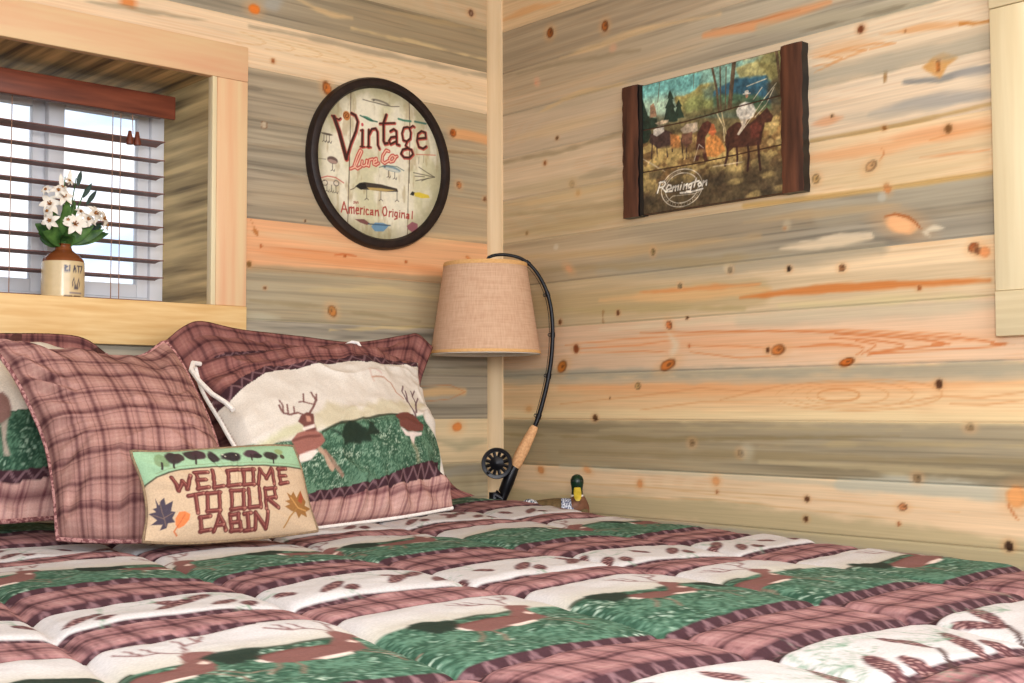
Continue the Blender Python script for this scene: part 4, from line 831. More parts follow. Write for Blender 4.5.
    o_ = np.argsort(lo[:, 0]); lo = lo[o_]; hi = hi[np.argsort(hi[:, 0])]
    m = c.V > np.interp(c.U, hi[:, 0], hi[:, 1]); c.C[m] = brownplaid(c.U[m], c.V[m]); zigband(c, lo, hi, .034)
    return c
oB, sB = make_pillow('B', 'deer_print_pillow', 240, 180, paint_B, brownplaid, MF)
tag(oB, 'large deer print sham pillow with two bucks, green field and white cord edging', 'pillow', 'pillows at the head of the bed')
per = sB; cord = [tuple(p) for p in per[::-4, 0]] + [tuple(p) for p in per[0, 2::4]]
MB().tube(cord, .0046, 8).build('cord_edging', M_pipew, oB)
MB().tube([(-1.1189,-0.35,1.0921),(-1.1402,-0.36,1.0935),(-1.1548,-0.38,1.0781),(-1.155,-0.42,1.0525),(-1.1489,-0.46,1.0276),(-1.139,-0.5,1.0092),(-1.1343,-0.52,0.9952)], .0052, 8).build('cord_edging', M_pipew, oB)
MB().tube([(-0.7073,-0.285,1.1472),(-0.697,-0.295,1.1542),(-0.6868,-0.305,1.1518),(-0.6822,-0.315,1.135),(-0.6862,-0.325,1.1157)], .0040, 8).build('cord_edging', M_pipew, oB)

def paint_C(a, b):
    c = Canvas(a, b, cplaid(a, b))
    return c
oC, sC = make_pillow('C', 'plaid_pillow', 200, 190, paint_C, pinkplaid, MF)
tag(oC, 'big square pink and maroon plaid pillow standing left of the welcome pillow', 'pillow', 'pillows at the head of the bed')
MB().tube([tuple(p) for p in perimeter(sC)], .0045, 7, closed=True).build('piping', M_pipem, oC)

def paint_D(a, b):
    c = Canvas(a, b, np.ones(a.shape + (3,)) * rgb(222, 212, 196))
    lo = np.array([(0.0837,0.2047),(0.3028,0.1782),(0.4062,0.195),(0.5218,0.2191),(0.5809,0.26)]); m = c.V < np.interp(c.U, lo[:, 0], lo[:, 1]); c.C[m] = grass(c.U[m], c.V[m], 8, rgb(40, 68, 52), rgb(82, 116, 92), rgb(150, 172, 150))
    c.poly([(0.352,0.2095),(0.3791,0.236),(0.4037,0.2456),(0.4209,0.2263),(0.4258,0.1854),(0.4135,0.1685),(0.3865,0.1541),(0.3643,0.1685)], rgb(128, 92, 84), .95, .003, .004); c.poly([(0.4111,0.1661),(0.4234,0.1806),(0.4258,0.1348),(0.4382,0.1035),(0.4258,0.1035)], rgb(170, 150, 136), .9, .003)
    lo = [(0.0394,0.0578),(0.3175,0.053),(0.4258,0.0578),(0.5071,0.0626),(0.6203,0.1011)]; hi = [(0.0418,0.0819),(0.3126,0.0674),(0.4234,0.077),(0.5022,0.0819),(0.6154,0.13)]
    m = c.V < np.interp(c.U, np.array(lo)[:, 0], np.array(lo)[:, 1]); c.C[m] = pinkplaid(c.U[m], c.V[m]); zigband(c, lo, hi, .034)
    m = c.V > b.max() - .034; c.C[m] = plaid(c.U[m], c.V[m], .05, rgb(78, 48, 44), rgb(44, 28, 28), rgb(104, 70, 64))
    return c
oD, sD = make_pillow('D', 'sham_pillow', 200, 120, paint_D, brownplaid, MF)
tag(oD, 'deer print sham pillow half hidden behind the plaid pillow, below the window', 'pillow', 'pillows at the head of the bed')
MB().tube([tuple(p) for p in sD[0, ::4]] + [tuple(p) for p in sD[2::4, -1]], .0045, 7).build('piping', M_pipem, oD)

def paint_G(a, b):
    c = Canvas(a, b, np.ones(a.shape + (3,)) * rgb(186, 160, 132))
    arc = [(0,0.0952),(0.0023,0.0985),(0.0222,0.1124),(0.0432,0.1206),(0.0654,0.1256),(0.118,0.1256),(0.215,0.1214),(0.2582,0.1182),(0.2874,0.1173),(0.3014,0.1173)]
    ar = np.array(arc); m = c.V > np.interp(c.U, ar[:, 0], ar[:, 1]); c.C[m] = rgb(142, 172, 138)
    c.stroke(arc, .0013, rgb(70, 66, 52), .9, .0008); c.stroke([(x_, y_ + .006) for x_, y_ in arc[2:]], .0006, rgb(120, 130, 96), .7, .0008)
    for (p, rx, ry, cc) in (([(0.0421,0.1436)], .010, .011, rgb(112, 134, 96)), ([(0.0339,0.1395)], .006, .008, rgb(120, 140, 104)), ([(0.0619,0.1469)], .011, .012, rgb(52, 40, 40)), ([(0.0724,0.1493)], .008, .008, rgb(60, 46, 44)), ([(0.0946,0.1526)], .012, .009, rgb(54, 42, 42)), ([(0.1075,0.1526)], .012, .009, rgb(64, 44, 48)), ([(0.1297,0.1452)], .010, .012, rgb(50, 40, 40)), ([(0.1612,0.142)], .020, .009, rgb(46, 36, 38)), ([(0.2021,0.1444)], .016, .008, rgb(70, 48, 56)), ([(0.2126,0.1403)], .010, .005, rgb(50, 40, 40)), ([(0.2395,0.1395)], .014, .008, rgb(52, 44, 40)), ([(0.2629,0.1477)], .009, .006, rgb(130, 144, 96)), ([(0.2652,0.1387)], .005, .004, rgb(70, 60, 46))): c.ell(p[0][0], p[0][1], rx, ry, 0, cc, .95, .2, .35, int(rx * 1e4))
    for L in ([(0.0596,0.1428),(0.0549,0.1288)], [(0.1016,0.1502),(0.0935,0.1338)], [(0.0397,0.1395),(0.0339,0.1264)], [(0.2009,0.1436),(0.1963,0.1329)], [(0.243,0.1379),(0.2395,0.1256)]): c.stroke(L, .0016, rgb(50, 40, 38), .9, .0008)
    for p in [(0.1484,0.1477),(0.1507,0.1436),(0.1729,0.1452)]: c.ell(p[0], p[1], .0016, .0016, 0, rgb(196, 190, 170), .8)
    LOG = rgb(100, 50, 46)
    W_ = [[(0.0444,0.1108),(0.0502,0.0862)], [(0.0502,0.087),(0.0596,0.1034)], [(0.0596,0.1042),(0.0654,0.0886)], [(0.0643,0.0886),(0.0748,0.1124)],
          [(0.0865,0.1173),(0.0829,0.087)], [(0.0841,0.1173),(0.1063,0.1165)], [(0.0841,0.1034),(0.0993,0.1034)], [(0.0818,0.0878),(0.1016,0.0894)],
          [(0.1157,0.119),(0.111,0.0862)], [(0.1098,0.0878),(0.1285,0.0894)],
          [(0.1414,0.1157),(0.1659,0.1165)], [(0.1425,0.1157),(0.1367,0.0878)], [(0.1355,0.0886),(0.1589,0.0894)],
          [(0.1717,0.1165),(0.1659,0.0878)], [(0.1706,0.1149),(0.1939,0.1149)], [(0.1904,0.1157),(0.1846,0.087)], [(0.1647,0.0886),(0.1869,0.0886)],
          [(0.1939,0.087),(0.2045,0.1149)], [(0.2045,0.1141),(0.2138,0.0968)], [(0.2126,0.0968),(0.2302,0.1149)], [(0.2302,0.1149),(0.2267,0.0862)],
          [(0.2442,0.1141),(0.2407,0.0853)], [(0.2418,0.1124),(0.2605,0.1141)], [(0.2418,0.1001),(0.257,0.1009)], [(0.2383,0.0853),(0.257,0.0878)],
          [(0.0643,0.0763),(0.0911,0.0796)], [(0.0759,0.078),(0.0783,0.0468)],
          [(0.097,0.0796),(0.0946,0.0468)], [(0.0946,0.078),(0.1203,0.0788)], [(0.118,0.0796),(0.1157,0.0468)], [(0.0935,0.0484),(0.1168,0.0484)],
          [(0.1402,0.0804),(0.1379,0.0476)], [(0.139,0.0796),(0.1647,0.0788)], [(0.1624,0.0796),(0.1601,0.0476)], [(0.1355,0.0484),(0.1624,0.0492)],
          [(0.1729,0.0804),(0.1706,0.0484)], [(0.1694,0.0492),(0.1916,0.0492)], [(0.1939,0.0804),(0.1916,0.0476)],
          [(0.2056,0.0796),(0.2021,0.0451)], [(0.2045,0.078),(0.2278,0.0788)], [(0.2243,0.078),(0.2243,0.0615)], [(0.2045,0.0615),(0.2255,0.0632)], [(0.2091,0.0599),(0.2278,0.0451)],
          [(0.0806,0.0386),(0.0993,0.0402)], [(0.0818,0.0394),(0.0876,0.0156)], [(0.0853,0.0164),(0.1028,0.0181)],
          [(0.1087,0.0148),(0.1145,0.041)], [(0.1145,0.041),(0.1297,0.0156)], [(0.111,0.0246),(0.1238,0.0246)],
          [(0.1332,0.041),(0.1402,0.0131)], [(0.1332,0.0394),(0.1495,0.0402)], [(0.1484,0.0402),(0.1495,0.0271)], [(0.1367,0.0271),(0.1519,0.0271)], [(0.1519,0.0263),(0.1554,0.0131)], [(0.1379,0.014),(0.1566,0.014)],
          [(0.1589,0.0394),(0.1729,0.0402)], [(0.1659,0.0394),(0.1694,0.0131)], [(0.1624,0.0123),(0.1764,0.0131)],
          [(0.1811,0.0131),(0.1811,0.0402)], [(0.1811,0.0394),(0.2009,0.0131)], [(0.2009,0.0131),(0.2045,0.0402)]]
    for L in W_: c.stroke(L, .0038, rgb(78, 38, 36), .95, .0008)
    for i_, L in enumerate(W_):
        c.stroke(L, .0029, LOG, .95, .0008); (x0_, y0_), (x1_, y1_) = L; c.stroke([(x0_ + .001, y0_ + .001), (x1_ + .001, y1_ + .001)], .0008, rgb(158, 98, 86), .7, .0008)
        c.ell(x1_, y1_, .0022, .0022, 0, rgb(176, 122, 104), .6)
    dkl = rgb(62, 54, 66)
    c.poly([(0.0117,0.0739),(0.0164,0.0607),(0.0199,0.0698),(0.0257,0.0747),(0.0269,0.0624),(0.0386,0.0689),(0.035,0.0517),(0.0421,0.0501),(0.0374,0.0402),(0.0421,0.0328),(0.0315,0.0312),(0.0304,0.023),(0.021,0.0189),(0.0234,0.0287),(0.0058,0.0279),(0.014,0.0361),(0.0012,0.0476),(0.0117,0.0501),(0.007,0.0558),(0.0129,0.0574)], dkl, .95, .0008)
    for L in ([(0.0292,0.0263),(0.021,0.0501),(0.0175,0.0681)], [(0.0245,0.0402),(0.0374,0.0484)], [(0.0245,0.0386),(0.007,0.0451)]): c.stroke(L, .0007, rgb(120, 96, 84), .8, .0006)
    c.poly([(0.0421,0.0394),(0.0479,0.0501),(0.0572,0.0509),(0.0654,0.046),(0.0643,0.0369),(0.0572,0.0271),(0.0491,0.0222),(0.0432,0.0287)], rgb(206, 112, 64), .95, .001); c.stroke([(0.0572,0.046),(0.0479,0.0279),(0.0432,0.0172),(0.0491,0.0107)], .0012, rgb(180, 96, 56), .9, .0007)
    bl = rgb(136, 92, 48)
    c.poly([(0.25,0.0698),(0.2582,0.064),(0.2652,0.0714),(0.2699,0.0599),(0.2827,0.0739),(0.2862,0.0607),(0.2909,0.0533),(0.2851,0.046),(0.3003,0.041),(0.2839,0.0345),(0.2851,0.0254),(0.2734,0.0312),(0.2675,0.0246),(0.2629,0.0353),(0.2535,0.0377),(0.2407,0.046),(0.2524,0.0492),(0.243,0.055),(0.2535,0.0566)], bl, .95, .0008)
    c.poly([(0.2827,0.0714),(0.2862,0.0607),(0.2781,0.0492),(0.271,0.0542)], rgb(150, 66, 44), .8, .001)
    c.stroke([(0.264,0.0402),(0.2465,0.0263),(0.2348,0.0115)], .0013, rgb(150, 108, 60), .9, .0007); c.stroke([(0.257,0.0599),(0.2687,0.0419),(0.2851,0.0369)], .0013, rgb(188, 140, 84), .8, .0007)
    return c
oG, sG = make_pillow('G', 'welcome_pillow', 250, 150, paint_G, lambda a, b: np.ones(a.shape + (3,)) * rgb(120, 92, 76), MF)
tag(oG, 'small tan tapestry pillow lettered WELCOME TO OUR CABIN in front of the others', 'pillow', 'pillows at the head of the bed')
MB().tube([tuple(p) for p in perimeter(sG)], .0028, 7, closed=True).build('piping', mat_noise('olive_cord', (112, 92, 72), (140, 116, 88), (200, 200, 200), .8), oG)

# ------------------------------------------------------------------ round tin sign
cx_, cz_ = ([(-0.6506,1.6268)][0][0] + [(-0.1723,1.6872)][0][0]) / 2, ([(-0.4217,1.888)][0][1] + [(-0.4203,1.4278)][0][1]) / 2
SR = .2335
rs = empty('round_sign', (cx_, 0, cz_)); tag(rs, 'round vintage fishing lure tin sign with thick black rim hanging on the window wall', 'sign')
g_ = np.arange(-.216, .2161, .0015)
A_, B_ = np.meshgrid(cx_ + g_, cz_ + g_)
c = Canvas(A_, B_, np.ones(A_.shape + (3,)) * rgb(228, 220, 196))
rad = np.hypot(c.U - cx_, c.V - cz_) / .2
n1 = fbm(c.U * 18, c.V * 9, 4); n2 = fbm(c.U * 60, c.V * 20, 7)
c.mix(slice(None), rgb(196, 190, 150), sstep(.45, .7, n1) * .7); c.mix(slice(None), rgb(170, 150, 112), sstep(.58, .75, n2) * .5); c.mix(slice(None), rgb(128, 118, 88), sstep(.78, 1.12, rad + .25 * (n1 - .5)) * .55)
for L, w in (([(-0.5115,1.8429),(-0.5128,1.7325),(-0.5165,1.593)], .0013), ([(-0.5151,1.6813),(-0.5173,1.5715),(-0.5203,1.4765)], .0013), ([(-0.3187,1.8444),(-0.3157,1.7609),(-0.3183,1.616)], .0013), ([(-0.3166,1.7079),(-0.3211,1.5934),(-0.3237,1.4646)], .0013)): c.stroke(L, w, rgb(84, 66, 50), .8, .0008, 0, .0006)
BRN = rgb(58, 28, 22); RED = rgb(176, 56, 50)
def tw(L, w, col=BRN, out=RED, ow=.0035):
    if out is not None: c.stroke([(x + .0012, y - .0012) for x, y in L], w * .85 + .0022, out, .8, .0009)
def arc(p, rx, ry, a0, a1, n=18): return [(p[0] + rx * math.cos(a), p[1] + ry * math.sin(a)) for a in np.linspace(a0, a1, n)]
# lures around the lettering
def lure(p, L, h, rot, col, belly=None, hooks=2, eye=True):
    x, y = p; c.ell(x, y, L, h, rot, col, .9, .15)
    cs, sn = math.cos(rot), math.sin(rot)
    if belly is not None: c.ell(x + h * .3 * sn, y - h * .35 * cs, L * .85, h * .5, rot, belly, .9, .2)
    for k in range(hooks):
        t = (k + .5) / hooks * 1.4 - .7; hx, hy = x + L * t * cs, y + L * t * sn - h
        c.stroke([(hx, hy), (hx, hy - .016), (hx + .005, hy - .020), (hx + .007, hy - .014)], .0009, rgb(76, 66, 60), .85, .0007); c.stroke([(hx, hy - .016), (hx - .005, hy - .019)], .0009, rgb(76, 66, 60), .85, .0007)
    if eye: c.ell(x - L * .75 * cs, y - L * .75 * sn, .0022, .0022, 0, rgb(40, 30, 28), .9)
lure([(-0.4146,1.8253)][0], .030, .0065, -.12, rgb(120, 112, 96), rgb(214, 206, 180), 0); c.stroke([(-0.4728,1.8242),(-0.4461,1.8221),(-0.3781,1.8198),(-0.3527,1.8238)], .0012, rgb(80, 70, 60), .8)
lure([(-0.4548,1.7743)][0], .018, .0045, -.25, rgb(62, 128, 104), None, 0, False); c.stroke([(-0.4814,1.7795),(-0.4548,1.7724),(-0.4257,1.7704)], .0018, rgb(42, 84, 70), .9); c.stroke([(-0.355,1.7893),(-0.3364,1.7875),(-0.313,1.7888)], .0028, rgb(52, 112, 92), .85); c.stroke([(-0.2988,1.7901),(-0.2607,1.7896)], .0028, rgb(48, 96, 84), .85)
lure([(-0.5868,1.7146)][0], .018, .003, -.05, rgb(80, 70, 58), None, 3, False)
lure([(-0.5683,1.6477)][0], .0165, .0095, -.12, rgb(86, 66, 60), rgb(176, 146, 132), 1, False); c.stroke([(-0.6137,1.6469),(-0.5894,1.6475)], .0008, rgb(90, 80, 70), .8)
lure([(-0.5713,1.59)][0], .030, .0085, -.05, rgb(198, 178, 150), rgb(216, 206, 186), 3); c.stroke([(-0.6072,1.5955),(-0.5841,1.6036),(-0.5587,1.603),(-0.5329,1.5915)], .0014, rgb(184, 70, 60), .8); c.stroke(arc([(-0.5916,1.5854)][0], .008, .007, 0, 6.28), .0011, rgb(70, 60, 60), .8); c.stroke(arc([(-0.5564,1.5881)][0], .008, .007, 0, 6.28), .0011, rgb(70, 60, 60), .8)
lure([(-0.3777,1.6486)][0], .030, .0075, -.10, rgb(116, 140, 150), rgb(206, 206, 190), 2); c.stroke([(-0.4186,1.6472),(-0.3959,1.6556),(-0.3593,1.6565),(-0.3361,1.648)], .0012, rgb(70, 100, 96), .8)
c.poly([(-0.496,1.5867),(-0.4829,1.5974),(-0.4675,1.6014),(-0.4139,1.6017),(-0.3592,1.5959),(-0.3555,1.5877),(-0.3957,1.5832),(-0.4541,1.5822),(-0.4806,1.58)], rgb(58, 50, 44), .96, .001); c.poly([(-0.4586,1.5884),(-0.4139,1.5912),(-0.3638,1.5905),(-0.3957,1.5836),(-0.4497,1.582)], rgb(196, 168, 104), .9, .001); c.poly([(-0.496,1.5867),(-0.4829,1.5966),(-0.4631,1.5982),(-0.4595,1.5872),(-0.4762,1.5797)], rgb(28, 26, 24), .95, .001); c.stroke([(-0.5112,1.5758),(-0.5003,1.5807),(-0.4916,1.5883)], .001, rgb(70, 60, 50), .9)
for X_ in [(-0.4595,1.5809),(-0.413,1.5831),(-0.3592,1.5869)]: c.stroke([X_, (X_[0], X_[1] - .022), (X_[0] - .006, X_[1] - .027)], .001, rgb(80, 70, 64), .85); c.stroke([(X_[0], X_[1] - .022), (X_[0] + .006, X_[1] - .026)], .001, rgb(80, 70, 64), .85)
for L in ([(-0.3033,1.6468),(-0.2702,1.6451),(-0.2293,1.643)], [(-0.2844,1.6644),(-0.2558,1.6526),(-0.2293,1.643)], [(-0.2962,1.6248),(-0.2606,1.6347),(-0.2293,1.643)], [(-0.2749,1.6273),(-0.251,1.6378)], [(-0.2986,1.6378),(-0.2654,1.6399)]): c.stroke(L, .0011, rgb(72, 66, 56), .85)
c.poly([(-0.315,1.5846),(-0.308,1.5941),(-0.2976,1.5922),(-0.3033,1.5821)], rgb(36, 34, 32), .95, .001); c.poly([(-0.3009,1.5911),(-0.2844,1.5945),(-0.251,1.5898),(-0.2462,1.5826),(-0.2749,1.5787),(-0.2985,1.5815)], rgb(214, 188, 62), .95, .001)
c.poly([(-0.4978,1.4987),(-0.4671,1.5017),(-0.4494,1.4923),(-0.4582,1.4867),(-0.4803,1.4912)], rgb(110, 62, 60), .9, .001); c.poly([(-0.4449,1.4835),(-0.4316,1.4959),(-0.4046,1.4977),(-0.3841,1.4929),(-0.4045,1.4743),(-0.4315,1.4719)], rgb(98, 138, 168), .92, .001, .002); c.stroke([(-0.4538,1.4901),(-0.4226,1.4912),(-0.3819,1.4924)], .0016, rgb(50, 70, 90), .85)
c.poly([(-0.3256,1.4965),(-0.3079,1.5095),(-0.289,1.5056),(-0.289,1.4923),(-0.3078,1.4811),(-0.3219,1.4874)], rgb(138, 78, 88), .9, .001, .002); c.stroke([(-0.294,1.699),(-0.2269,1.7055)], .0014, rgb(190, 96, 76), .7)
for L in ([(-0.2845,1.6926),(-0.2854,1.6734)], [(-0.2678,1.6986),(-0.2688,1.6793)]): c.stroke(L, .0008, rgb(120, 100, 80), .7)
# Vintage
VT = []
VT.append(([(-0.5714,1.7658),(-0.5595,1.7603),(-0.5487,1.7583),(-0.5445,1.7626)], .0024)); VT.append(([(-0.5646,1.7632),(-0.5486,1.7274),(-0.5254,1.6576)], .0062)); VT.append(([(-0.5254,1.6558),(-0.5117,1.6978),(-0.4953,1.735),(-0.4893,1.7617),(-0.4968,1.7772),(-0.5099,1.7814)], .0040))
p_ = [(-0.5251,1.7721)][0]
VT += [([(-0.4742,1.741),(-0.4749,1.6966)], .0038), ([(-0.4804,1.7401),(-0.4733,1.7419)], .0018), ([(-0.4811,1.6958),(-0.467,1.697)], .0018),
       ([(-0.4538,1.7447),(-0.4546,1.6983)], .0036), ([(-0.452,1.7338),(-0.4436,1.7481),(-0.4315,1.7517),(-0.4252,1.7433),(-0.4242,1.708),(-0.4187,1.6983)], .0034), ([(-0.4599,1.6979),(-0.4474,1.6989)], .0018),
       ([(-0.3963,1.7944),(-0.4054,1.7705),(-0.4052,1.7218),(-0.4007,1.7142),(-0.3916,1.7169)], .0040), ([(-0.418,1.7671),(-0.3963,1.7711),(-0.3679,1.776)], .0028),
       ([(-0.3825,1.7513),(-0.3711,1.7586),(-0.3623,1.7542),(-0.3613,1.7185),(-0.3525,1.717)], .0034), ([(-0.3623,1.7391),(-0.3802,1.7347),(-0.387,1.7243),(-0.3815,1.7157),(-0.3632,1.7257)], .0032),
       ([(-0.3247,1.771),(-0.3373,1.7673),(-0.3433,1.7512),(-0.3391,1.7329),(-0.3269,1.7308),(-0.3152,1.74),(-0.3129,1.7575),(-0.3186,1.77),(-0.3247,1.771)], .0032), ([(-0.3153,1.7705),(-0.3059,1.7776),(-0.3012,1.7752)], .0026), ([(-0.326,1.7297),(-0.3316,1.7187),(-0.3222,1.7143)], .0026), ([(-0.3246,1.7121),(-0.3409,1.7061),(-0.3464,1.694),(-0.3362,1.6851),(-0.3175,1.6868),(-0.3053,1.6983),(-0.3105,1.7098),(-0.3246,1.7121)], .0034),
       ([(-0.2893,1.7436),(-0.2607,1.7496),(-0.2626,1.7647),(-0.276,1.7666),(-0.2884,1.7572),(-0.2917,1.7376),(-0.2855,1.7212),(-0.2702,1.7183),(-0.2597,1.7258)], .0034)]
for L, w in VT: tw(L, w)
for L, w in VT: c.stroke(L, w * .85, BRN, .97, .0008)
q_ = [(-0.4743,1.7558)][0]; c.ell(q_[0], q_[1], .0042, .0048, 0, rgb(196, 70, 78), .9)
c.ell(p_[0], p_[1], .0115, .0125, 0, rgb(186, 116, 56), .95, .12); c.stroke([(p_[0] + (.0022 + .0075 * t) * math.cos(1.2 + t * 9), p_[1] + (.0022 + .0075 * t) * math.sin(1.2 + t * 9)) for t in np.linspace(0, 1, 30)], .0013, rgb(104, 52, 30), .9, .0008)
c.ell(*[(-0.3246,1.698)][0], .0055, .0052, 0, rgb(214, 196, 164), .9, .2)
LC = [[(-0.5115,1.632),(-0.4962,1.6394),(-0.4854,1.6628),(-0.4758,1.6825),(-0.4811,1.6855),(-0.4898,1.6696),(-0.5006,1.6407),(-0.4896,1.6347),(-0.4787,1.6416)], [(-0.4743,1.6569),(-0.4765,1.6463),(-0.4694,1.6446),(-0.461,1.6493),(-0.4589,1.6607)], [(-0.4598,1.6606),(-0.4606,1.6483),(-0.4553,1.6475)], [(-0.4535,1.6466),(-0.45,1.6637),(-0.4402,1.6668)], [(-0.4366,1.658),(-0.4267,1.6629),(-0.4285,1.6701),(-0.4366,1.6654),(-0.4375,1.6541),(-0.4298,1.6521),(-0.4209,1.6581)],
      [(-0.3869,1.695),(-0.3961,1.6968),(-0.4074,1.6804),(-0.4096,1.6651),(-0.4014,1.6606),(-0.3869,1.6699)], [(-0.3778,1.6842),(-0.3851,1.6758),(-0.3823,1.6667),(-0.3722,1.6699),(-0.3649,1.6803),(-0.3723,1.6857),(-0.3778,1.6842)], [(-0.3677,1.6818),(-0.3594,1.6848)]]
for L in LC: c.stroke(L, .0052, rgb(188, 70, 62), .9, .0009)
for L in LC: c.stroke(L, .0017, rgb(240, 206, 176), .85, .0007)
# an American Original
AO = [[(-0.5403,1.5138),(-0.5318,1.5415),(-0.5213,1.5121)], [(-0.5377,1.522),(-0.5239,1.522)], [(-0.5153,1.5127),(-0.5145,1.5288)], [(-0.5145,1.5266),(-0.5088,1.5301),(-0.5075,1.5134)], [(-0.5075,1.5273),(-0.5006,1.5302),(-0.4996,1.5135)], [(-0.4936,1.5229),(-0.4857,1.523),(-0.4866,1.5295),(-0.4918,1.5296),(-0.4944,1.521),(-0.4918,1.5136),(-0.4848,1.515)], [(-0.4795,1.514),(-0.4787,1.5303)], [(-0.4787,1.5273),(-0.4725,1.5302)], [(-0.4681,1.5144),(-0.4672,1.5292)], [(-0.4539,1.5276),(-0.4593,1.5293),(-0.4619,1.5217),(-0.4592,1.5146),(-0.453,1.5159)], [(-0.4468,1.5276),(-0.4397,1.5284),(-0.4388,1.5151)], [(-0.4392,1.5229),(-0.4459,1.5222),(-0.4477,1.5157),(-0.4397,1.5173)], [(-0.4316,1.5151),(-0.4308,1.5293)], [(-0.4308,1.5263),(-0.4227,1.5301),(-0.42,1.5155)],
      [(-0.3975,1.542),(-0.4047,1.5394),(-0.4074,1.5261),(-0.4028,1.5172),(-0.3956,1.5194),(-0.3929,1.5313),(-0.3975,1.542)], [(-0.3856,1.5167),(-0.3847,1.531)], [(-0.3847,1.528),(-0.3783,1.5309)], [(-0.3737,1.5171),(-0.3728,1.5314)], [(-0.359,1.5306),(-0.3655,1.5307),(-0.3673,1.5215),(-0.3627,1.5182),(-0.3581,1.5224),(-0.3581,1.5299),(-0.359,1.514),(-0.3673,1.511)], [(-0.3516,1.5178),(-0.3498,1.5307)], [(-0.3442,1.5177),(-0.3424,1.5315)], [(-0.3424,1.5285),(-0.335,1.5315),(-0.3331,1.5173)], [(-0.3257,1.5286),(-0.3191,1.5293),(-0.3191,1.5172)], [(-0.3191,1.5236),(-0.3257,1.5233),(-0.3275,1.5179),(-0.32,1.5186)], [(-0.307,1.5381),(-0.3079,1.5183)]]
for L in AO: c.stroke(L, .0019, rgb(160, 52, 44), .95, .0007)
for L in ([(-0.5015,1.5447),(-0.4963,1.546),(-0.4954,1.541)], [(-0.5015,1.5403),(-0.4963,1.5431)], [(-0.4919,1.5406),(-0.4919,1.5457)], [(-0.4919,1.545),(-0.4875,1.5462),(-0.4866,1.5412)]): c.stroke(L, .0011, rgb(140, 60, 50), .9, .0006)
for p in [(-0.4672,1.5344),(-0.3728,1.5367),(-0.3498,1.536)]: c.ell(p[0], p[1], .0018, .0018, 0, rgb(160, 52, 44), .9)
Rr = np.hypot(A_ - cx_, B_ - cz_)
mk = (Rr[:-1, :-1] < .212) & (Rr[1:, 1:] < .212)
grid_mesh('face', np.stack([A_, -.012 + 0 * A_, B_], -1), c.out(), MS, rs, mask=mk, flip=False, smooth=True)
mx_ = Matrix.Rotation(PI / 2, 4, 'X')
MB().lathe([(.204, .010), (.205, .018), (.210, .025), (.219, .0265), (.229, .023), (.2335, .014), (.2335, .001), (.204, .001), (.204, .010)], (cx_, 0, cz_), 96, mx_).build('rim', M_rim, rs)

# ------------------------------------------------------------------ western picture on planks
q = [(-0.5422,1.8277),(-0.5493,1.4838),(-0.6052,1.7844),(-0.6023,1.5266),(-1.0407,1.7032),(-1.1117,1.8251),(-1.1137,1.4871)]
py0, py1 = q[0][0], q[5][0]; pz0, pz1 = q[1][1] + .001, (q[0][1] + q[5][1]) / 2
yA, yB = q[2][0], q[4][0]
wp = empty('western_picture', (0, (py0 + py1) / 2, (pz0 + pz1) / 2)); tag(wp, 'western picture of mounted riders printed on planks between two rough brown side boards', 'picture')
A_, B_ = np.meshgrid(np.arange(yA + .004, yB - .004, -.0011), np.arange(pz0 + .004, pz1 - .006, .0011))
tt = (B_ - pz0) / (pz1 - pz0)
gn = fbm(A_ * 40, B_ * 60, 5); gn2 = fbm(A_ * 12, B_ * 16, 9)
base = rgb(182, 156, 98) * (1 - sstep(.45, .65, gn)[..., None]) + rgb(120, 92, 58) * sstep(.45, .65, gn)[..., None]
dk = sstep(.34, .14, tt + .25 * (gn2 - .5))[..., None] * .85; base = base * (1 - dk) + rgb(74, 62, 46) * dk
c = Canvas(A_, B_, base)
sky = [(-0.5917,1.8225),(-0.6877,1.8217),(-0.8457,1.8182),(-0.9309,1.8196),(-0.9287,1.6812),(-0.7441,1.7136),(-0.6026,1.7067)]
c.poly(sky, rgb(116, 178, 172), 1, .004); c.poly([(-0.6035,1.7838),(-0.6872,1.7816),(-0.7562,1.7685),(-0.7441,1.7136),(-0.6026,1.7067)], rgb(184, 200, 170), .8, .02); c.poly([(-0.8013,1.8227),(-1.0493,1.8179),(-1.0594,1.6935),(-0.7998,1.7144)], rgb(136, 176, 160), .9, .01)
c.poly([(-0.719,1.7689),(-0.7619,1.7718),(-0.8013,1.786),(-0.8452,1.7826),(-0.855,1.707),(-0.7384,1.7124),(-0.7227,1.7439)], rgb(168, 154, 92), .95, .004, .006, 3); c.poly([(-0.7446,1.7487),(-0.7788,1.7686),(-0.8232,1.7688),(-0.8448,1.7517),(-0.8496,1.7122),(-0.7442,1.718)], rgb(120, 136, 84), .6, .01, .01, 5); c.poly([(-0.8012,1.7774),(-0.8397,1.7785),(-0.8446,1.7389),(-0.8119,1.7493)], rgb(86, 116, 112), .6, .008, .006, 5)
c.poly([(-0.9092,1.8033),(-0.9677,1.8069),(-1.0242,1.7925),(-1.0422,1.7631),(-0.9987,1.7642),(-0.922,1.778)], rgb(176, 168, 112), .95, .004, .006, 6); c.poly([(-0.8417,1.7606),(-0.8889,1.7729),(-0.922,1.7795),(-0.9988,1.7678),(-1.0232,1.731),(-1.0102,1.6975),(-0.888,1.7135),(-0.841,1.7178)], rgb(50, 92, 112), .95, .004, .006, 7); c.poly([(-0.8415,1.7472),(-0.9083,1.7426),(-0.998,1.7204),(-1.0162,1.6861),(-0.8409,1.7097)], rgb(86, 112, 78), .85, .006, .008, 8)
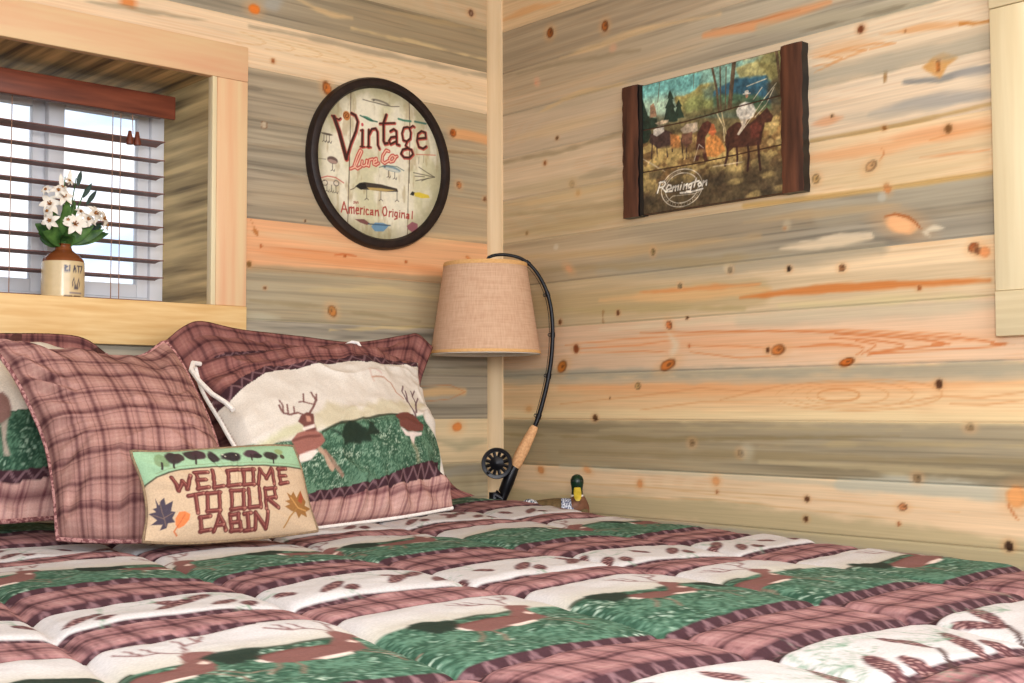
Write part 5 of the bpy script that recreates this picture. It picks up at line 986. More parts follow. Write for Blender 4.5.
c.poly([(-0.9614,1.8161),(-0.9997,1.8235),(-1.0616,1.8204),(-1.0592,1.6834),(-1.0288,1.6992),(-1.0172,1.7476),(-0.9927,1.7783)], rgb(128, 120, 74), .9, .006, .012, 9); c.poly([(-0.9985,1.7513),(-1.0605,1.7543),(-1.0589,1.6631),(-1.0097,1.6718)], rgb(78, 66, 48), .8, .008, .012, 10)
c.poly([(-0.5968,1.7327),(-0.9294,1.7231),(-0.9287,1.6812),(-0.8862,1.6505),(-0.7436,1.6742),(-0.6023,1.675)], rgb(96, 88, 62), .75, .01, .012, 11)
for L, w in (([(-0.8376,1.822),(-0.8504,1.7678),(-0.8566,1.711)], .0034), ([(-0.8619,1.817),(-0.8631,1.7141)], .0020), ([(-0.9047,1.8209),(-0.8958,1.759),(-0.8898,1.7135)], .0062), ([(-0.8807,1.8131),(-0.8765,1.7117)], .0014), ([(-1.0278,1.8226),(-1.0371,1.7488)], .004), ([(-0.9096,1.827),(-0.9029,1.8178)], .003), ([(-0.667,1.8168),(-0.6605,1.7687)], .0010), ([(-0.7794,1.8144),(-0.7789,1.7817)], .0008)): c.stroke(L, w, rgb(92, 72, 54), .92, .001)
for a, b_, w_ in (((225, 172), (225, 345), 36), ((275, 225), (275, 330), 30), ((128, 240), (128, 370), 26), ((70, 210), (70, 470), 30), ((90, 330), (90, 450), 26)):
    pass
for tri in ([(-0.7019,1.7913),(-0.7121,1.768),(-0.708,1.7679),(-0.7187,1.7446),(-0.7135,1.7447),(-0.7258,1.7102),(-0.6776,1.7164),(-0.6897,1.7477),(-0.6856,1.7498),(-0.6958,1.7702),(-0.6917,1.7718)], [(-0.731,1.7623),(-0.7388,1.7445),(-0.7354,1.7443),(-0.7464,1.7154),(-0.7126,1.7183),(-0.7239,1.7446),(-0.7205,1.747)], [(-0.6037,1.7997),(-0.6155,1.768),(-0.6272,1.7342),(-0.6387,1.6916),(-0.6265,1.6711),(-0.5962,1.6714),(-0.5963,1.7988)], [(-0.6242,1.7392),(-0.657,1.7267),(-0.6568,1.7066),(-0.6268,1.7026)]): c.poly(tri, rgb(34, 52, 42), .95, .002, .004, 4)
c.poly([(-0.6348,1.7644),(-0.6456,1.7692),(-0.6526,1.7544),(-0.6571,1.7334),(-0.6332,1.7331)], rgb(150, 110, 84), .9, .002)
BR_ = rgb(72, 42, 34)
c.poly([(-0.6327,1.6904),(-0.6744,1.6991),(-0.7064,1.6848),(-0.7176,1.6565),(-0.7001,1.646),(-0.6561,1.6507),(-0.6337,1.6699)], rgb(66, 48, 46), .95, .002, .003)
for L in ([(-0.6415,1.6732),(-0.6394,1.6465),(-0.6368,1.629)], [(-0.6562,1.6574),(-0.6571,1.6304)], [(-0.6885,1.6522),(-0.6911,1.6252)], [(-0.7061,1.6583),(-0.7075,1.636)], [(-0.7377,1.662),(-0.7428,1.613)], [(-0.7548,1.6592),(-0.753,1.6114)]): c.stroke(L, .0022, rgb(58, 42, 40), .92, .001)
c.poly([(-0.6436,1.7007),(-0.658,1.7064),(-0.6804,1.7061),(-0.6814,1.6912),(-0.6565,1.6819),(-0.6447,1.6884)], rgb(206, 198, 184), .95, .002, .002); c.poly([(-0.6509,1.7165),(-0.6747,1.7205),(-0.6969,1.7175),(-0.6933,1.711),(-0.6627,1.7091)], rgb(214, 190, 158), .9, .002)
c.poly([(-0.7352,1.6866),(-0.7553,1.6977),(-0.789,1.6949),(-0.7915,1.6749),(-0.7606,1.6714),(-0.7436,1.6742)], rgb(186, 168, 146), .9, .002, .004); c.poly([(-0.7379,1.6752),(-0.7719,1.6739),(-0.7715,1.6478),(-0.7545,1.6374),(-0.7376,1.6532)], rgb(110, 74, 60), .9, .002, .003)
c.poly([(-0.7005,1.6814),(-0.7322,1.6717),(-0.7375,1.6401),(-0.703,1.6433)], rgb(196, 128, 72), .85, .004, .005)
c.poly([(-0.8161,1.6536),(-0.838,1.6585),(-0.8673,1.6324),(-0.875,1.6099),(-0.848,1.5992),(-0.8127,1.6067)], rgb(208, 138, 74), .92, .003, .005); c.poly([(-0.8248,1.6866),(-0.841,1.6816),(-0.8489,1.661),(-0.8379,1.6521),(-0.8244,1.6608)], rgb(190, 104, 64), .95, .002)
c.poly([(-0.7837,1.6328),(-0.7886,1.6667),(-0.8055,1.6899),(-0.8221,1.6935),(-0.834,1.685),(-0.8272,1.6689),(-0.8133,1.654),(-0.813,1.6282),(-0.8208,1.5969),(-0.8098,1.5964),(-0.8018,1.6213),(-0.7904,1.5993),(-0.781,1.6007)], rgb(86, 48, 40), .95, .002)
c.stroke([(-0.7776,1.6012),(-0.7938,1.6399),(-0.8075,1.6291)], .0012, rgb(206, 196, 180), .8, .001)
c.poly([(-0.8792,1.6577),(-0.8906,1.6664),(-0.9105,1.6736),(-0.9494,1.6642),(-0.9668,1.6732),(-0.988,1.686),(-0.9989,1.6954),(-1.0086,1.6797),(-1.0159,1.6707),(-1.0108,1.6588),(-0.992,1.6595),(-0.9853,1.6348),(-0.9804,1.6097),(-0.9549,1.6086),(-0.8998,1.6147),(-0.8831,1.6041),(-0.8748,1.6266)], BR_, .96, .002, .002)
for L, w in (([(-0.9422,1.6158),(-0.945,1.5893),(-0.9406,1.5545)], .0034), ([(-0.9723,1.6162),(-0.9743,1.5848),(-0.9782,1.5507)], .0034), ([(-0.9097,1.6158),(-0.9112,1.5892),(-0.9096,1.5711)], .003), ([(-0.8834,1.6252),(-0.881,1.5991),(-0.874,1.5763)], .0036)): c.stroke(L, w, rgb(58, 34, 30), .95, .001)
c.poly([(-0.9493,1.659),(-0.9686,1.6661),(-0.9843,1.653),(-0.9744,1.6262),(-0.9521,1.6299)], rgb(112, 56, 46), .8, .004)
c.poly([(-0.909,1.7028),(-0.921,1.7165),(-0.9373,1.7187),(-0.9585,1.7111),(-0.9672,1.6939),(-0.9592,1.6782),(-0.9412,1.6745),(-0.9217,1.6779),(-0.9115,1.6903)], rgb(214, 206, 192), .96, .002); c.poly([(-0.9204,1.6782),(-0.9432,1.6773),(-0.9332,1.6592),(-0.9147,1.6423),(-0.9108,1.6451),(-0.9254,1.6631)], rgb(206, 190, 168), .95, .002); c.ell(*[(-0.9414,1.7321)][0], .0042, .0056, 0, rgb(176, 126, 100), .95); c.ell(*[(-0.9409,1.7416)][0], .0062, .0042, 0, rgb(226, 220, 206), .95); c.stroke([(-0.9311,1.7382),(-0.9518,1.7364)], .0016, rgb(216, 208, 192), .95, .001)
for L in ([(-0.9166,1.6436),(-0.9528,1.6767),(-0.9916,1.7164),(-1.0265,1.7458)], [(-0.9644,1.6773),(-0.9977,1.7023),(-1.0202,1.7367)], [(-0.9987,1.7616),(-0.9411,1.7547)], [(-0.9858,1.7434),(-0.9599,1.7197)]): c.stroke(L, .0013, rgb(206, 196, 168), .85, .001)
c.stroke([(-0.8496,1.708),(-0.8705,1.6702),(-0.8727,1.6358)], .0016, rgb(206, 190, 150), .8, .001); c.stroke([(-0.8657,1.7051),(-0.8783,1.6519)], .0014, rgb(190, 170, 130), .8, .001)
for i_, p in enumerate([(-0.9966,1.6329),(-1.0156,1.6503),(-1.0245,1.6232),(-1.0087,1.6104),(-1.037,1.6364),(-1.0335,1.6115),(-1.0437,1.6709)]): c.ell(p[0], p[1], .010, .009, 0, rgb(206, 176, 116) if i_ % 2 else rgb(168, 128, 78), .8, .4, .3, i_)
c.poly([(-1.0442,1.6963),(-1.0595,1.6986),(-1.0589,1.4911),(-1.0468,1.4927),(-1.0511,1.563)], rgb(110, 84, 62), .8, .003, .003)
for i_, p in enumerate([(-0.6833,1.6457),(-0.7466,1.6197),(-0.838,1.59),(-0.9062,1.5644),(-0.9998,1.5358),(-1.0356,1.5009),(-0.9621,1.4955),(-0.9057,1.5336),(-0.7879,1.6213),(-0.6616,1.6327)]): c.ell(p[0], p[1], .022, .007, 0, rgb(206, 178, 112), .55, .5, .4, i_)
for i_, p in enumerate([(-0.6274,1.5223),(-0.6814,1.4912),(-0.905,1.4875),(-0.9992,1.4982),(-0.8472,1.5417),(-0.6501,1.5851),(-0.7356,1.5811)]): c.ell(p[0], p[1], .024, .010, 0, rgb(58, 50, 40), .6, .5, .4, i_ + 20)
for L in ([(-0.6286,1.6212),(-0.6826,1.5887)], [(-0.8378,1.5783),(-0.9256,1.577)], [(-0.6065,1.6328),(-0.6612,1.6)]): c.stroke(L, .0014, rgb(196, 180, 150), .7, .001)
for L in ([(-0.5961,1.7053),(-0.7477,1.7032),(-0.9084,1.711),(-1.0572,1.7153)], [(-0.5949,1.5971),(-0.7875,1.5944),(-0.9067,1.5968),(-1.0642,1.6008)]): c.stroke(L, .0014, rgb(30, 24, 20), .95, .0007)
lc = [(-0.7366,1.5399),(-0.6689,1.5489),(-0.8021,1.5311),(-0.7372,1.5864),(-0.736,1.4934)]; lx, lz = lc[0]; lrx = (lc[1][0] - lc[2][0]) / 2; lrz = (lc[3][1] - lc[4][1]) / 2
for k_ in (1, .80): c.stroke([(lx + lrx * k_ * math.cos(a), lz + lrz * k_ * math.sin(a)) for a in np.linspace(0, 2 * PI, 44)], .0012, rgb(206, 196, 176), .9, .0008)
for i_ in range(30):
    a = .45 + i_ * 2.2 / 29 if i_ < 15 else -.4 - (i_ - 15) * 2.3 / 14
    x_, z_ = lx + lrx * .9 * math.cos(a), lz + lrz * .9 * math.sin(a); c.stroke([(x_, z_ - .0016), (x_, z_ + .0016)], .0008, rgb(190, 180, 160), .8, .0007)
RM = [[(-0.6566,1.5379),(-0.6678,1.5639)], [(-0.6636,1.5625),(-0.6803,1.564),(-0.6844,1.5572),(-0.6772,1.5509),(-0.6651,1.5503)], [(-0.6718,1.5494),(-0.6853,1.5363)], [(-0.6883,1.5409),(-0.7032,1.544),(-0.7016,1.5511),(-0.6934,1.5535),(-0.6875,1.5461),(-0.6891,1.5371),(-0.7031,1.5365)], [(-0.7056,1.5362),(-0.7098,1.5475)], [(-0.7098,1.5444),(-0.718,1.5476),(-0.7162,1.536)], [(-0.7179,1.5445),(-0.7269,1.5477),(-0.7243,1.5362)], [(-0.7317,1.5365),(-0.7359,1.5477)], [(-0.7422,1.5363),(-0.7455,1.5477)], [(-0.7455,1.5439),(-0.7552,1.5476),(-0.7526,1.5362)], [(-0.7688,1.547),(-0.76,1.5451),(-0.7598,1.5371),(-0.7671,1.5386)], [(-0.7704,1.5474),(-0.7645,1.5284),(-0.7525,1.5294)], [(-0.7766,1.5373),(-0.784,1.5572)], [(-0.7736,1.5488),(-0.7926,1.5499)], [(-0.7964,1.5469),(-0.7893,1.5423),(-0.7924,1.5358),(-0.8003,1.539),(-0.7964,1.5469)], [(-0.8026,1.5363),(-0.8074,1.5478)], [(-0.8074,1.5442),(-0.8168,1.5478),(-0.8151,1.537)], [(-0.7324,1.528),(-0.7645,1.526),(-0.804,1.5294)]]
for L in RM: c.stroke(L, .0032, rgb(40, 34, 28), .8, .001)
for L in RM: c.stroke(L, .0023, rgb(232, 224, 208), .97, .0007)
c.ell(*[(-0.7383,1.553)][0], .002, .002, 0, rgb(228, 218, 200)); c.stroke([(-0.6871,1.5119),(-0.7079,1.5234),(-0.7803,1.5202),(-0.8001,1.5268)], .001, rgb(196, 186, 166), .8, .0008)
sp_ = fbm(c.U * 150, c.V * 150, 3, 2) - .5; sp2 = fbm(c.U * 45, c.V * 45, 13, 3) - .5
c.C = np.clip(c.C * (1 + .55 * sp_ + .5 * sp2)[:, None], 0, 1)
xx = -.020 + 0 * A_
for L in ([(-0.5961,1.7053),(-0.7477,1.7032),(-0.9084,1.711),(-1.0572,1.7153)], [(-0.5949,1.5971),(-0.7875,1.5944),(-0.9067,1.5968),(-1.0642,1.6008)]):
    L = np.array(L); o_ = np.argsort(L[:, 0]); zz = np.interp(A_, L[o_, 0], L[o_, 1]); xx = xx + .002 * np.exp(-((B_ - zz) / .0016) ** 2)
grid_mesh('printed_panel', np.stack([xx, A_, B_], -1), c.out(), MS, wp, flip=False)
MB().box(-.0185, -.002, yB + .002, yA - .002, pz0 + .003, pz1 - .005).build('back_board', M_darkwood, wp, smooth=False)
def sideboard(ya, yb):
    m = MB(); n = 26; P = []
    zs = np.linspace(pz0, pz1, n); r = random.Random(int(abs(ya) * 999))
    e0 = [ya + r.uniform(-.002, .002) for _ in zs]; e1 = [yb + r.uniform(-.002, .002) for _ in zs]
    ring = []
    for k, z_ in enumerate(zs): ring.append([(-.001, e0[k], z_), (-.025, e0[k], z_), (-.028, e0[k] * .8 + e1[k] * .2, z_), (-.028, e0[k] * .2 + e1[k] * .8, z_), (-.025, e1[k], z_), (-.001, e1[k], z_)])
    m.grid(np.array(ring), closed_u=True); v = len(m.v); m.f.append((0, 1, 2, 3, 4, 5)[::-1]); m.f.append(tuple(v - 6 + i for i in range(6)))
    m.f = [tuple(f) for f in m.f]
    o = m.build('side_board', M_rust, wp); o.data.materials.append(M_black)
    for p in o.data.polygons:
        if abs(p.normal.y) > .8 or abs(p.normal.z) > .8: p.material_index = 1
sideboard(py0, yA + .009); sideboard(yB - .002, py1 + .010)
MB().box(-.0225, -.002, yA - .004, yA + .0065, pz0 + .001, pz1 - .004).build('batten', M_black, wp, smooth=False)

# ------------------------------------------------------------------ nightstand
ns = empty('nightstand', (-.115, -.31, 0)); tag(ns, 'narrow dark wood nightstand in the corner beside the bed, under the lamp and duck', 'nightstand')
MB().box(-.222, -.012, -.60, -.015, .677, .700, .004).build('top', M_darkwood, ns)
MB().box(-.214, -.02, -.585, -.03, .30, .6765, .003).build('body', M_darkwood, ns)
for k in range(2):
    d_ = MB().box(-.205, -.03, -.598, -.586, .315 + .18 * k, .485 + .18 * k, .003).build('drawer', M_darkwood, ns)
    MB().lathe([(0, .02), (.012, .018), (.014, .010), (.006, .004), (.006, 0)], (-.118, -.598, .40 + .18 * k), 16, Matrix.Rotation(PI / 2, 4, 'X')).build('knob', M_blacks, d_)
for x in (-.195, -.04):
    for y in (-.565, -.05): MB().box(x - .016, x + .016, y - .016, y + .016, 0, .2995, .003).build('leg', M_darkwood, ns)

# ------------------------------------------------------------------ fly rod lamp
LB_ = Vector((-.165, -.19, 0)); RV = Vector((0.74997, -0.66147, 0)); NV = Vector((-RV.y, RV.x, 0)) * -1   # NV points to the camera side
def LW_(p, off=0): return LB_ + RV * p[0] + NV * off + Vector((0, 0, p[1]))
lamp = empty('table_lamp', (LB_.x, LB_.y, .70)); tag(lamp, 'fly fishing rod lamp with burlap shade and black reel standing in the corner', 'lamp')
MB().lathe([(0, .70), (.056, .70), (.058, .706), (.052, .715), (.022, .722), (.014, .735), (.014, .770), (0, .771)], (LB_.x, LB_.y, 0), 40).build('base', M_blacks, lamp)
seat = [(0.0239,0.7493),(0.0266,0.7708),(0.0375,0.7975),(0.0456,0.819),(0.0565,0.8404)]
MB().tube([LW_((0, .765))] + [LW_(p) for p in seat], [.014, .015, .0155, .0165, .016, .0125], 14).build('reel_seat', M_blacks, lamp)
gp = [LW_(p) for p in resample([(0.0565,0.8378),(0.0673,0.8619),(0.0836,0.8941),(0.1,0.9264),(0.1108,0.9479)], 14)]
MB().tube(gp, [.0125, .0145, .0155, .016, .0163, .0162, .0158, .0152, .0146, .014, .0133, .0125, .0115, .009], 16).build('cork_grip', M_cork, lamp)
rp = [(0.1095,0.9452),(0.1218,0.9776),(0.1355,1.0261),(0.1493,1.0883),(0.1577,1.1533),(0.1594,1.2212),(0.1528,1.281),(0.1368,1.3301),(0.1098,1.3739),(0.0772,1.4013),(0.0392,1.4123),(0.0065,1.4124),(-0.0152,1.4043),(-0.0207,1.3879)]
rods = [LW_(p) for p in resample(rp, 60)]
rod = MB().tube(rods, list(np.linspace(.0066, .0042, 60)), 12).build('rod', M_blacks, lamp)
for f in (3, 14, 25, 36, 46):
    P_ = rods[f]; T_ = (rods[f + 1] - rods[f - 1]).normalized(); side = T_.cross(NV).normalized()
    if side.x * RV.x + side.y * RV.y > 0: side = -side
    if f > 40: side = Vector((side.x, side.y, side.z))
    MB().tube([P_ + side * (.0055 + .0035 * (1 + math.cos(a))) + T_ * (.004 * math.sin(a)) for a in np.linspace(0, 2 * PI, 15)[:-1]], .0011, 6, closed=True).tube([P_ - T_ * .007, P_ + T_ * .007], .0078 - .00004 * f, 10).build('line_guide', M_blacks, rod)
line = []
for f in range(3, 47):
    P_ = rods[f]; T_ = (rods[f + 1] - rods[f - 1]).normalized(); side = T_.cross(NV).normalized()
    if side.x * RV.x + side.y * RV.y > 0: side = -side
    line.append(P_ + side * .009)
MB().tube(line, .0009, 6).build('fishing_line', M_blacks, lamp)
# reel: rim, spokes and hub facing the room
rc = LW_([(0.008,0.8486)][0], .016); RR = [(0.0498,0.8485)][0][0] - [(0.008,0.8486)][0][0]
Mr = Matrix((( RV.x, 0, NV.x), (RV.y, 0, NV.y), (0, 1, 0))).to_4x4()
Mr = Matrix(((RV.x, 0, NV.x, 0), (RV.y, 0, NV.y, 0), (0, 1, 0, 0), (0, 0, 0, 1)))
reel = MB()
reel.lathe([(RR * .74, -.012), (RR * .97, -.016), (RR, -.012), (RR, .010), (RR * .96, .014), (RR * .76, .013), (RR * .73, .009), (RR * .74, -.012)], tuple(rc), 48, Mr)
reel_o = reel.build('reel', M_blacks, lamp)
s_ = MB()
for k in range(12):
    a = 2 * PI * (k + .5) / 12; d0 = Vector((math.cos(a), math.sin(a), 0))
    s_.tube([rc + (Mr.to_3x3() @ (d0 * RR * .40 + Vector((0, 0, .006)))), rc + (Mr.to_3x3() @ (d0 * RR * .80 + Vector((0, 0, .006))))], [.0044, .0046], 8)
s_.build('spokes', M_blacks, reel_o)
MB().lathe([(0, -.010), (RR * .46, -.010), (RR * .48, .004), (RR * .44, .010), (RR * .2, .014), (0, .015)], tuple(rc), 28, Mr).build('hub', M_blacks, reel_o)
MB().lathe([(0, .030), (.0045, .029), (.005, .022), (.003, .016), (.003, .008)], tuple(rc + RV * (-RR * .55) + Vector((0, 0, -RR * .55))), 14, Mr).build('crank_handle', M_blacks, reel_o)
ft = [(0.0376,0.8351)][0]; MB().tube([rc + RV * RR * .7 + Vector((0, 0, -.008)) - NV * .012, LW_(ft, .004)], .006, 10).build('reel_foot', M_blacks, reel_o)
# shade
L1, L2, L3, L4 = [(-0.1715,1.1434),(0.1265,1.1425),(-0.1336,1.3882),(0.0908,1.3876)]
sc_ = (L1[0] + L2[0]) / 2; rb = (L2[0] - L1[0]) / 2; rt = (L4[0] - L3[0]) / 2; zb, zt = L1[1], L3[1]
SC = LB_ + RV * sc_
o = MB().lathe([(rb, zb), (rt, zt)], (SC.x, SC.y, 0), 72).build('shade', M_shade, lamp)
MB().lathe([(rt - .0022, zt), (rb - .0022, zb), (rb + .0004, zb - .0022), (rb - .006, zb - .0022), (rb - .006, zb + .004)], (SC.x, SC.y, 0), 72).build('shade_lining', M_shadein, o)
MB().lathe([(rb + .0012 - .008 * (rb - rt) / (zt - zb), zb + .008), (rb + .0014, zb + .0005), (rb + .0006, zb - .0002), (rb - .001, zb + .001)], (SC.x, SC.y, 0), 72).build('trim_tape', M_tape, o)
MB().lathe([(rt - .0030, zt - .003), (rt - .0026, zt + .0012), (rt + .0006, zt + .0012), (rt + .0014, zt), (rt + .0012 + .010 * (rb - rt) / (zt - zb), zt - .010)], (SC.x, SC.y, 0), 72).build('trim_tape', M_tape, o)
s_ = MB(); s_.tube([SC + Vector((0, 0, zt + .004)), SC + Vector((0, 0, zt - .05))], .006, 12)
for k in range(3):
    a = 2 * PI * k / 3 + .4; s_.tube([SC + Vector((0, 0, zt - .01)), SC + Vector(((rt - .004) * math.cos(a), (rt - .004) * math.sin(a), zt - .004))], .0016, 6)
s_.build('shade_spider', M_blacks, lamp)
MB().lathe([(0, zt - .05), (.016, zt - .052), (.017, zt - .09), (.012, zt - .095), (0, zt - .096)], (SC.x, SC.y, 0), 20).build('socket', M_blacks, lamp)
MB().lathe([(.010, zt - .094), (.014, zt - .11), (.028, zt - .15), (.030, zt - .165), (.022, zt - .185), (0, zt - .195)], (SC.x, SC.y, 0), 24).build('bulb', mat_noise('frosted_bulb', (238, 236, 228), (242, 240, 234), (5, 5, 5), .3), lamp)

# ------------------------------------------------------------------ mallard decoy
DC = Vector((-.116, -.46, .70)); duck = empty('duck_decoy', tuple(DC)); tag(duck, 'small wooden mallard duck decoy with green head on the nightstand beside the bed', 'duck decoy')
r0 = [(-0.1416,0.7617),(-0.1057,0.7667),(-0.0443,0.7665),(-0.0239,0.7613),(-0.0007,0.7995),(0.0273,0.7612),(-0.0005,0.8275),(-0.0007,0.7867),(0.0146,0.7842)]
dz = lambda k: r0[k][1] - .70
def DP(r, w, z): return DC + RV * r + NV * w + Vector((0, 0, z))
xs_ = np.linspace(r0[1][0] - .004, r0[5][0], 18); top = dz(2)
def loft(xs, fw, fb, ft, n=20):
    G = []
    for x in xs:
        w, b, t = fw(x), fb(x), ft(x)
        G.append([tuple(DP(x, w * math.cos(a), (b + t) / 2 + (t - b) / 2 * math.sin(a))) for a in np.linspace(0, 2 * PI, n, endpoint=False)])
    return np.array(G)
u0_, u1_ = xs_[0], xs_[-1]; um = lambda x: (x - u0_) / (u1_ - u0_)
bw = lambda x: .004 + .036 * math.sin(PI * min(max(.04 + .92 * um(x), 0), 1)) ** .6
bt = lambda x: top * (.90 + .10 * math.sin(PI * min(max(um(x), 0), 1)) - .25 * max(um(x) - .85, 0) / .15)
bb = lambda x: .001 + .016 * max(0, 1 - um(x) * 2.2) + .012 * max(0, um(x) - .8) / .2
M_dk = mat_noise('duck_body', (86, 70, 46), (110, 90, 60), (120, 120, 120), .5)
m = MB().grid(loft(xs_, bw, bb, bt), closed_u=True); n_ = 20
m.f.append(tuple(range(n_))); m.f.append(tuple(len(m.v) - n_ + i for i in range(n_))[::-1])
m.build('body', M_dk, duck)
xb = np.linspace(r0[3][0] + .006, u1_ + .003, 14)
m = MB().grid(loft(xb, lambda x: (bw(min(x, u1_ - .002)) + .002) * (1 - .45 * ((x - xb[0]) / (xb[-1] - xb[0])) ** 3), lambda x: bb(x) + .002, lambda x: bt(xb[0]) * (1 - .35 * ((x - xb[0]) / (xb[-1] - xb[0])) ** 3) + .001 + (dz(8) - top) * math.sin(PI * ((x - xb[0]) / (xb[-1] - xb[0]))) ** .7, 20), closed_u=True); m.f.append(tuple(len(m.v) - 20 + i for i in range(20))[::-1])
m.build('breast', mat_noise('chestnut_breast', (96, 62, 44), (120, 80, 58), (90, 90, 90), .5), duck)
xw = np.linspace(r0[2][0] + .002, r0[3][0] + .012, 7)
w_o = MB().grid(np.array([[tuple(DP(x, bw(x) * math.cos(a) + .0032 * math.cos(a), (bb(x) + bt(x)) / 2 + (bt(x) - bb(x) + .005) / 2 * math.sin(a))) for a in np.linspace(-.2, 1.2, 9)] for x in xw])).build('wing_patch', mat_noise('speculum', (60, 72, 104), (214, 218, 226), (260, 260, 90), .5, lo=.40, hi=.62), duck)
xt = np.linspace(r0[0][0], r0[1][0] + .004, 6)
m = MB().grid(loft(xt, lambda x: .006 + .018 * (x - xt[0]) / (xt[-1] - xt[0]), lambda x: top * .62, lambda x: top * (.86 + .12 * math.sin(PI * (x - xt[0]) / (xt[-1] - xt[0]))), 14), closed_u=True); m.f.append(tuple(range(14))); m.build('tail', mat_noise('tail_feathers', (70, 84, 100), (216, 218, 220), (200, 200, 120), .5, lo=.46, hi=.56), duck)
hx = r0[4][0]; hz = dz(6)
prof = [(0, 0), (.0150, .0), (.0150, .006), (.0138, .016), (.0150, .026), (.0172, .036), (.0168, .044), (.0130, .052), (.0070, .0565), (0, .058)]
hb = hz - .058; hc = DP(hx, .004, hb)
MB().lathe(prof, tuple(hc), 28).build('head', mat_noise('drake_green', (10, 26, 18), (22, 50, 32), (60, 60, 60), .3), duck)
MB().lathe([(.0150, -.002), (.0165, .000), (.0165, .004), (.0150, .006)], tuple(hc), 28).build('neck_ring', M_pipew, duck)
m = MB(); G = []
for t in np.linspace(0, 1, 8):
    w = .0085 + .0015 * math.sin(PI * t) - .003 * max(0, t - .8) / .2; th = .0075 * (1 - .7 * t); G.append([tuple(hc + NV * (.010 + .026 * t) + RV * (w * math.cos(a)) + Vector((0, 0, .024 - .030 * t + th * math.sin(a)))) for a in np.linspace(0, 2 * PI, 14, endpoint=False)])
m.grid(np.array(G), closed_u=True); m.f.append(tuple(len(m.v) - 14 + i for i in range(14)))
m.build('bill', mat_noise('bill_yellow', (176, 150, 40), (198, 170, 58), (90, 90, 90), .45), duck)
for s in (-1, 1): MB().lathe([(0, .0022), (.0016, .0018), (.0022, 0), (.0016, -.0018), (0, -.0022)], tuple(hc + NV * .0125 + RV * (s * .0105) + Vector((0, 0, .041))), 10).build('eye', M_black, duck)

# ------------------------------------------------------------------ wooden blind
va = [(-0.95,1.7773),(-0.9493,1.7192),(-1.3825,1.7647),(-1.3815,1.7073)]; vx = va[0][0]; vz1 = min(va[0][1], OZ1 - .003); vz0 = va[1][1]
blind = empty('window_blind', ((OX0 + OX1) / 2, .17, OZ0)); tag(blind, 'open cherry wood slat blind hanging inside the deep window recess', 'blind')
MB().box(OX0 + .006, vx, .115, .128, vz0, vz1, .003).build('valance', M_cherry, blind)
MB().box(OX0 + .02, vx - .006, .135, .19, vz1 - .045, vz1, .002).build('headrail', M_slat, blind)
sx1 = [(-0.9577,1.5235)][0][0] - .006
sl = MB(); SZ = [p[1] for p in [(-0.9567,1.6642),(-0.9562,1.6204),(-0.9557,1.5782),(-0.9552,1.535),(-0.9546,1.4933),(-0.9541,1.4507),(-0.9536,1.4084),(-0.9531,1.3667),(-0.9526,1.3238)]]
TIL = [-.09, .05, -.012, -.015, -.015, -.02, -.025, -.03, -.035]
for z_, ti in zip(SZ, TIL):
    G = []
    for k, v in enumerate(np.linspace(-.025, .025, 7)):
        zz = z_ + v * math.tan(ti) + .0022 * (1 - (v / .025) ** 2); G.append([(x, .168 + v, zz) for x in (OX0 + .012, sx1)])
    up = np.array(G); dn = up.copy(); dn[..., 2] -= .0028
    n0 = len(sl.v); sl.grid(up, flip=True); sl.grid(dn)
    nn = 14
    for k in range(6):
        a, b_ = n0 + 2 * k, n0 + 2 * k + 2; sl.f.append((a, b_, b_ + nn, a + nn)); sl.f.append((a + 1, a + 1 + nn, b_ + 1 + nn, b_ + 1))
    sl.f.append((n0, n0 + nn, n0 + nn + 1, n0 + 1)); sl.f.append((n0 + 12, n0 + 13, n0 + nn + 13, n0 + nn + 12))
sl.build('slats', M_slat, blind)
MB().box(OX0 + .012, sx1, .145, .192, OZ0 + .0015, OZ0 + .017, .003).build('bottom_rail', M_slat, blind)
for px in [(-1.3446,1.4821),(-1.1017,1.5081),(-1.0813,1.5103)]:
    MB().tube([(px[0], .142, vz1 - .04), (px[0], .1425, 1.5), (px[0], .142, OZ0 + .012)], .0012, 6).build('ladder_cord', M_cordw, blind)
tz = [(-1.0575,1.7128),(-1.0569,1.6709),(-1.0564,1.6291)]
pc = MB().tube([(tz[0][0], .131, vz1 - .05), (tz[0][0], .129, tz[0][1]), (tz[1][0], .126, tz[1][1])], .0012, 6).build('pull_cord', M_cordw, blind)
for dx in (-.010, .009):
    MB().lathe([(0, .012), (.004, .011), (.005, .004), (.009, -.012), (.0085, -.022), (0, -.023)], (tz[1][0] + dx, .122, tz[1][1] - .006), 14).build('tassel', M_cherry, pc)

# ------------------------------------------------------------------ stoneware jug and lilies
jp = [(-1.2899,1.2699),(-1.1938,1.2756),(-1.2445,1.3353),(-1.245,1.3655),(-1.273,1.3632),(-1.2167,1.3677),(-1.2546,1.3786),(-1.2264,1.381)]
jx = (jp[0][0] + jp[1][0]) / 2; jr = (jp[1][0] - jp[0][0]) / 2; jy = .085
H1 = jp[2][1] - OZ0; H2 = jp[3][1] - OZ0
n_th, prof = 160, []
pr = np.array([(.0, .001), (jr * .93, .001), (jr * .99, .006), (jr, .02), (jr, H1 * .8), (jr * .985, H1), (jr * .93, H1 + .008), (jr * .72, H1 + (H2 - H1) * .62), (jr * .42, H2 - .001), (jr * .36, H2 + .008), (jr * .42, H2 + .013), (jr * .30, H2 + .014), (jr * .28, H2)])
rr = np.interp(np.linspace(0, 1, 90), np.linspace(0, 1, len(pr)), pr[:, 0]); zz = np.interp(np.linspace(0, 1, 90), np.linspace(0, 1, len(pr)), pr[:, 1])
th = np.linspace(0, 2 * PI, n_th); TH, ZZ = np.meshgrid(th, zz); RR_ = rr[:, None] + 0 * TH
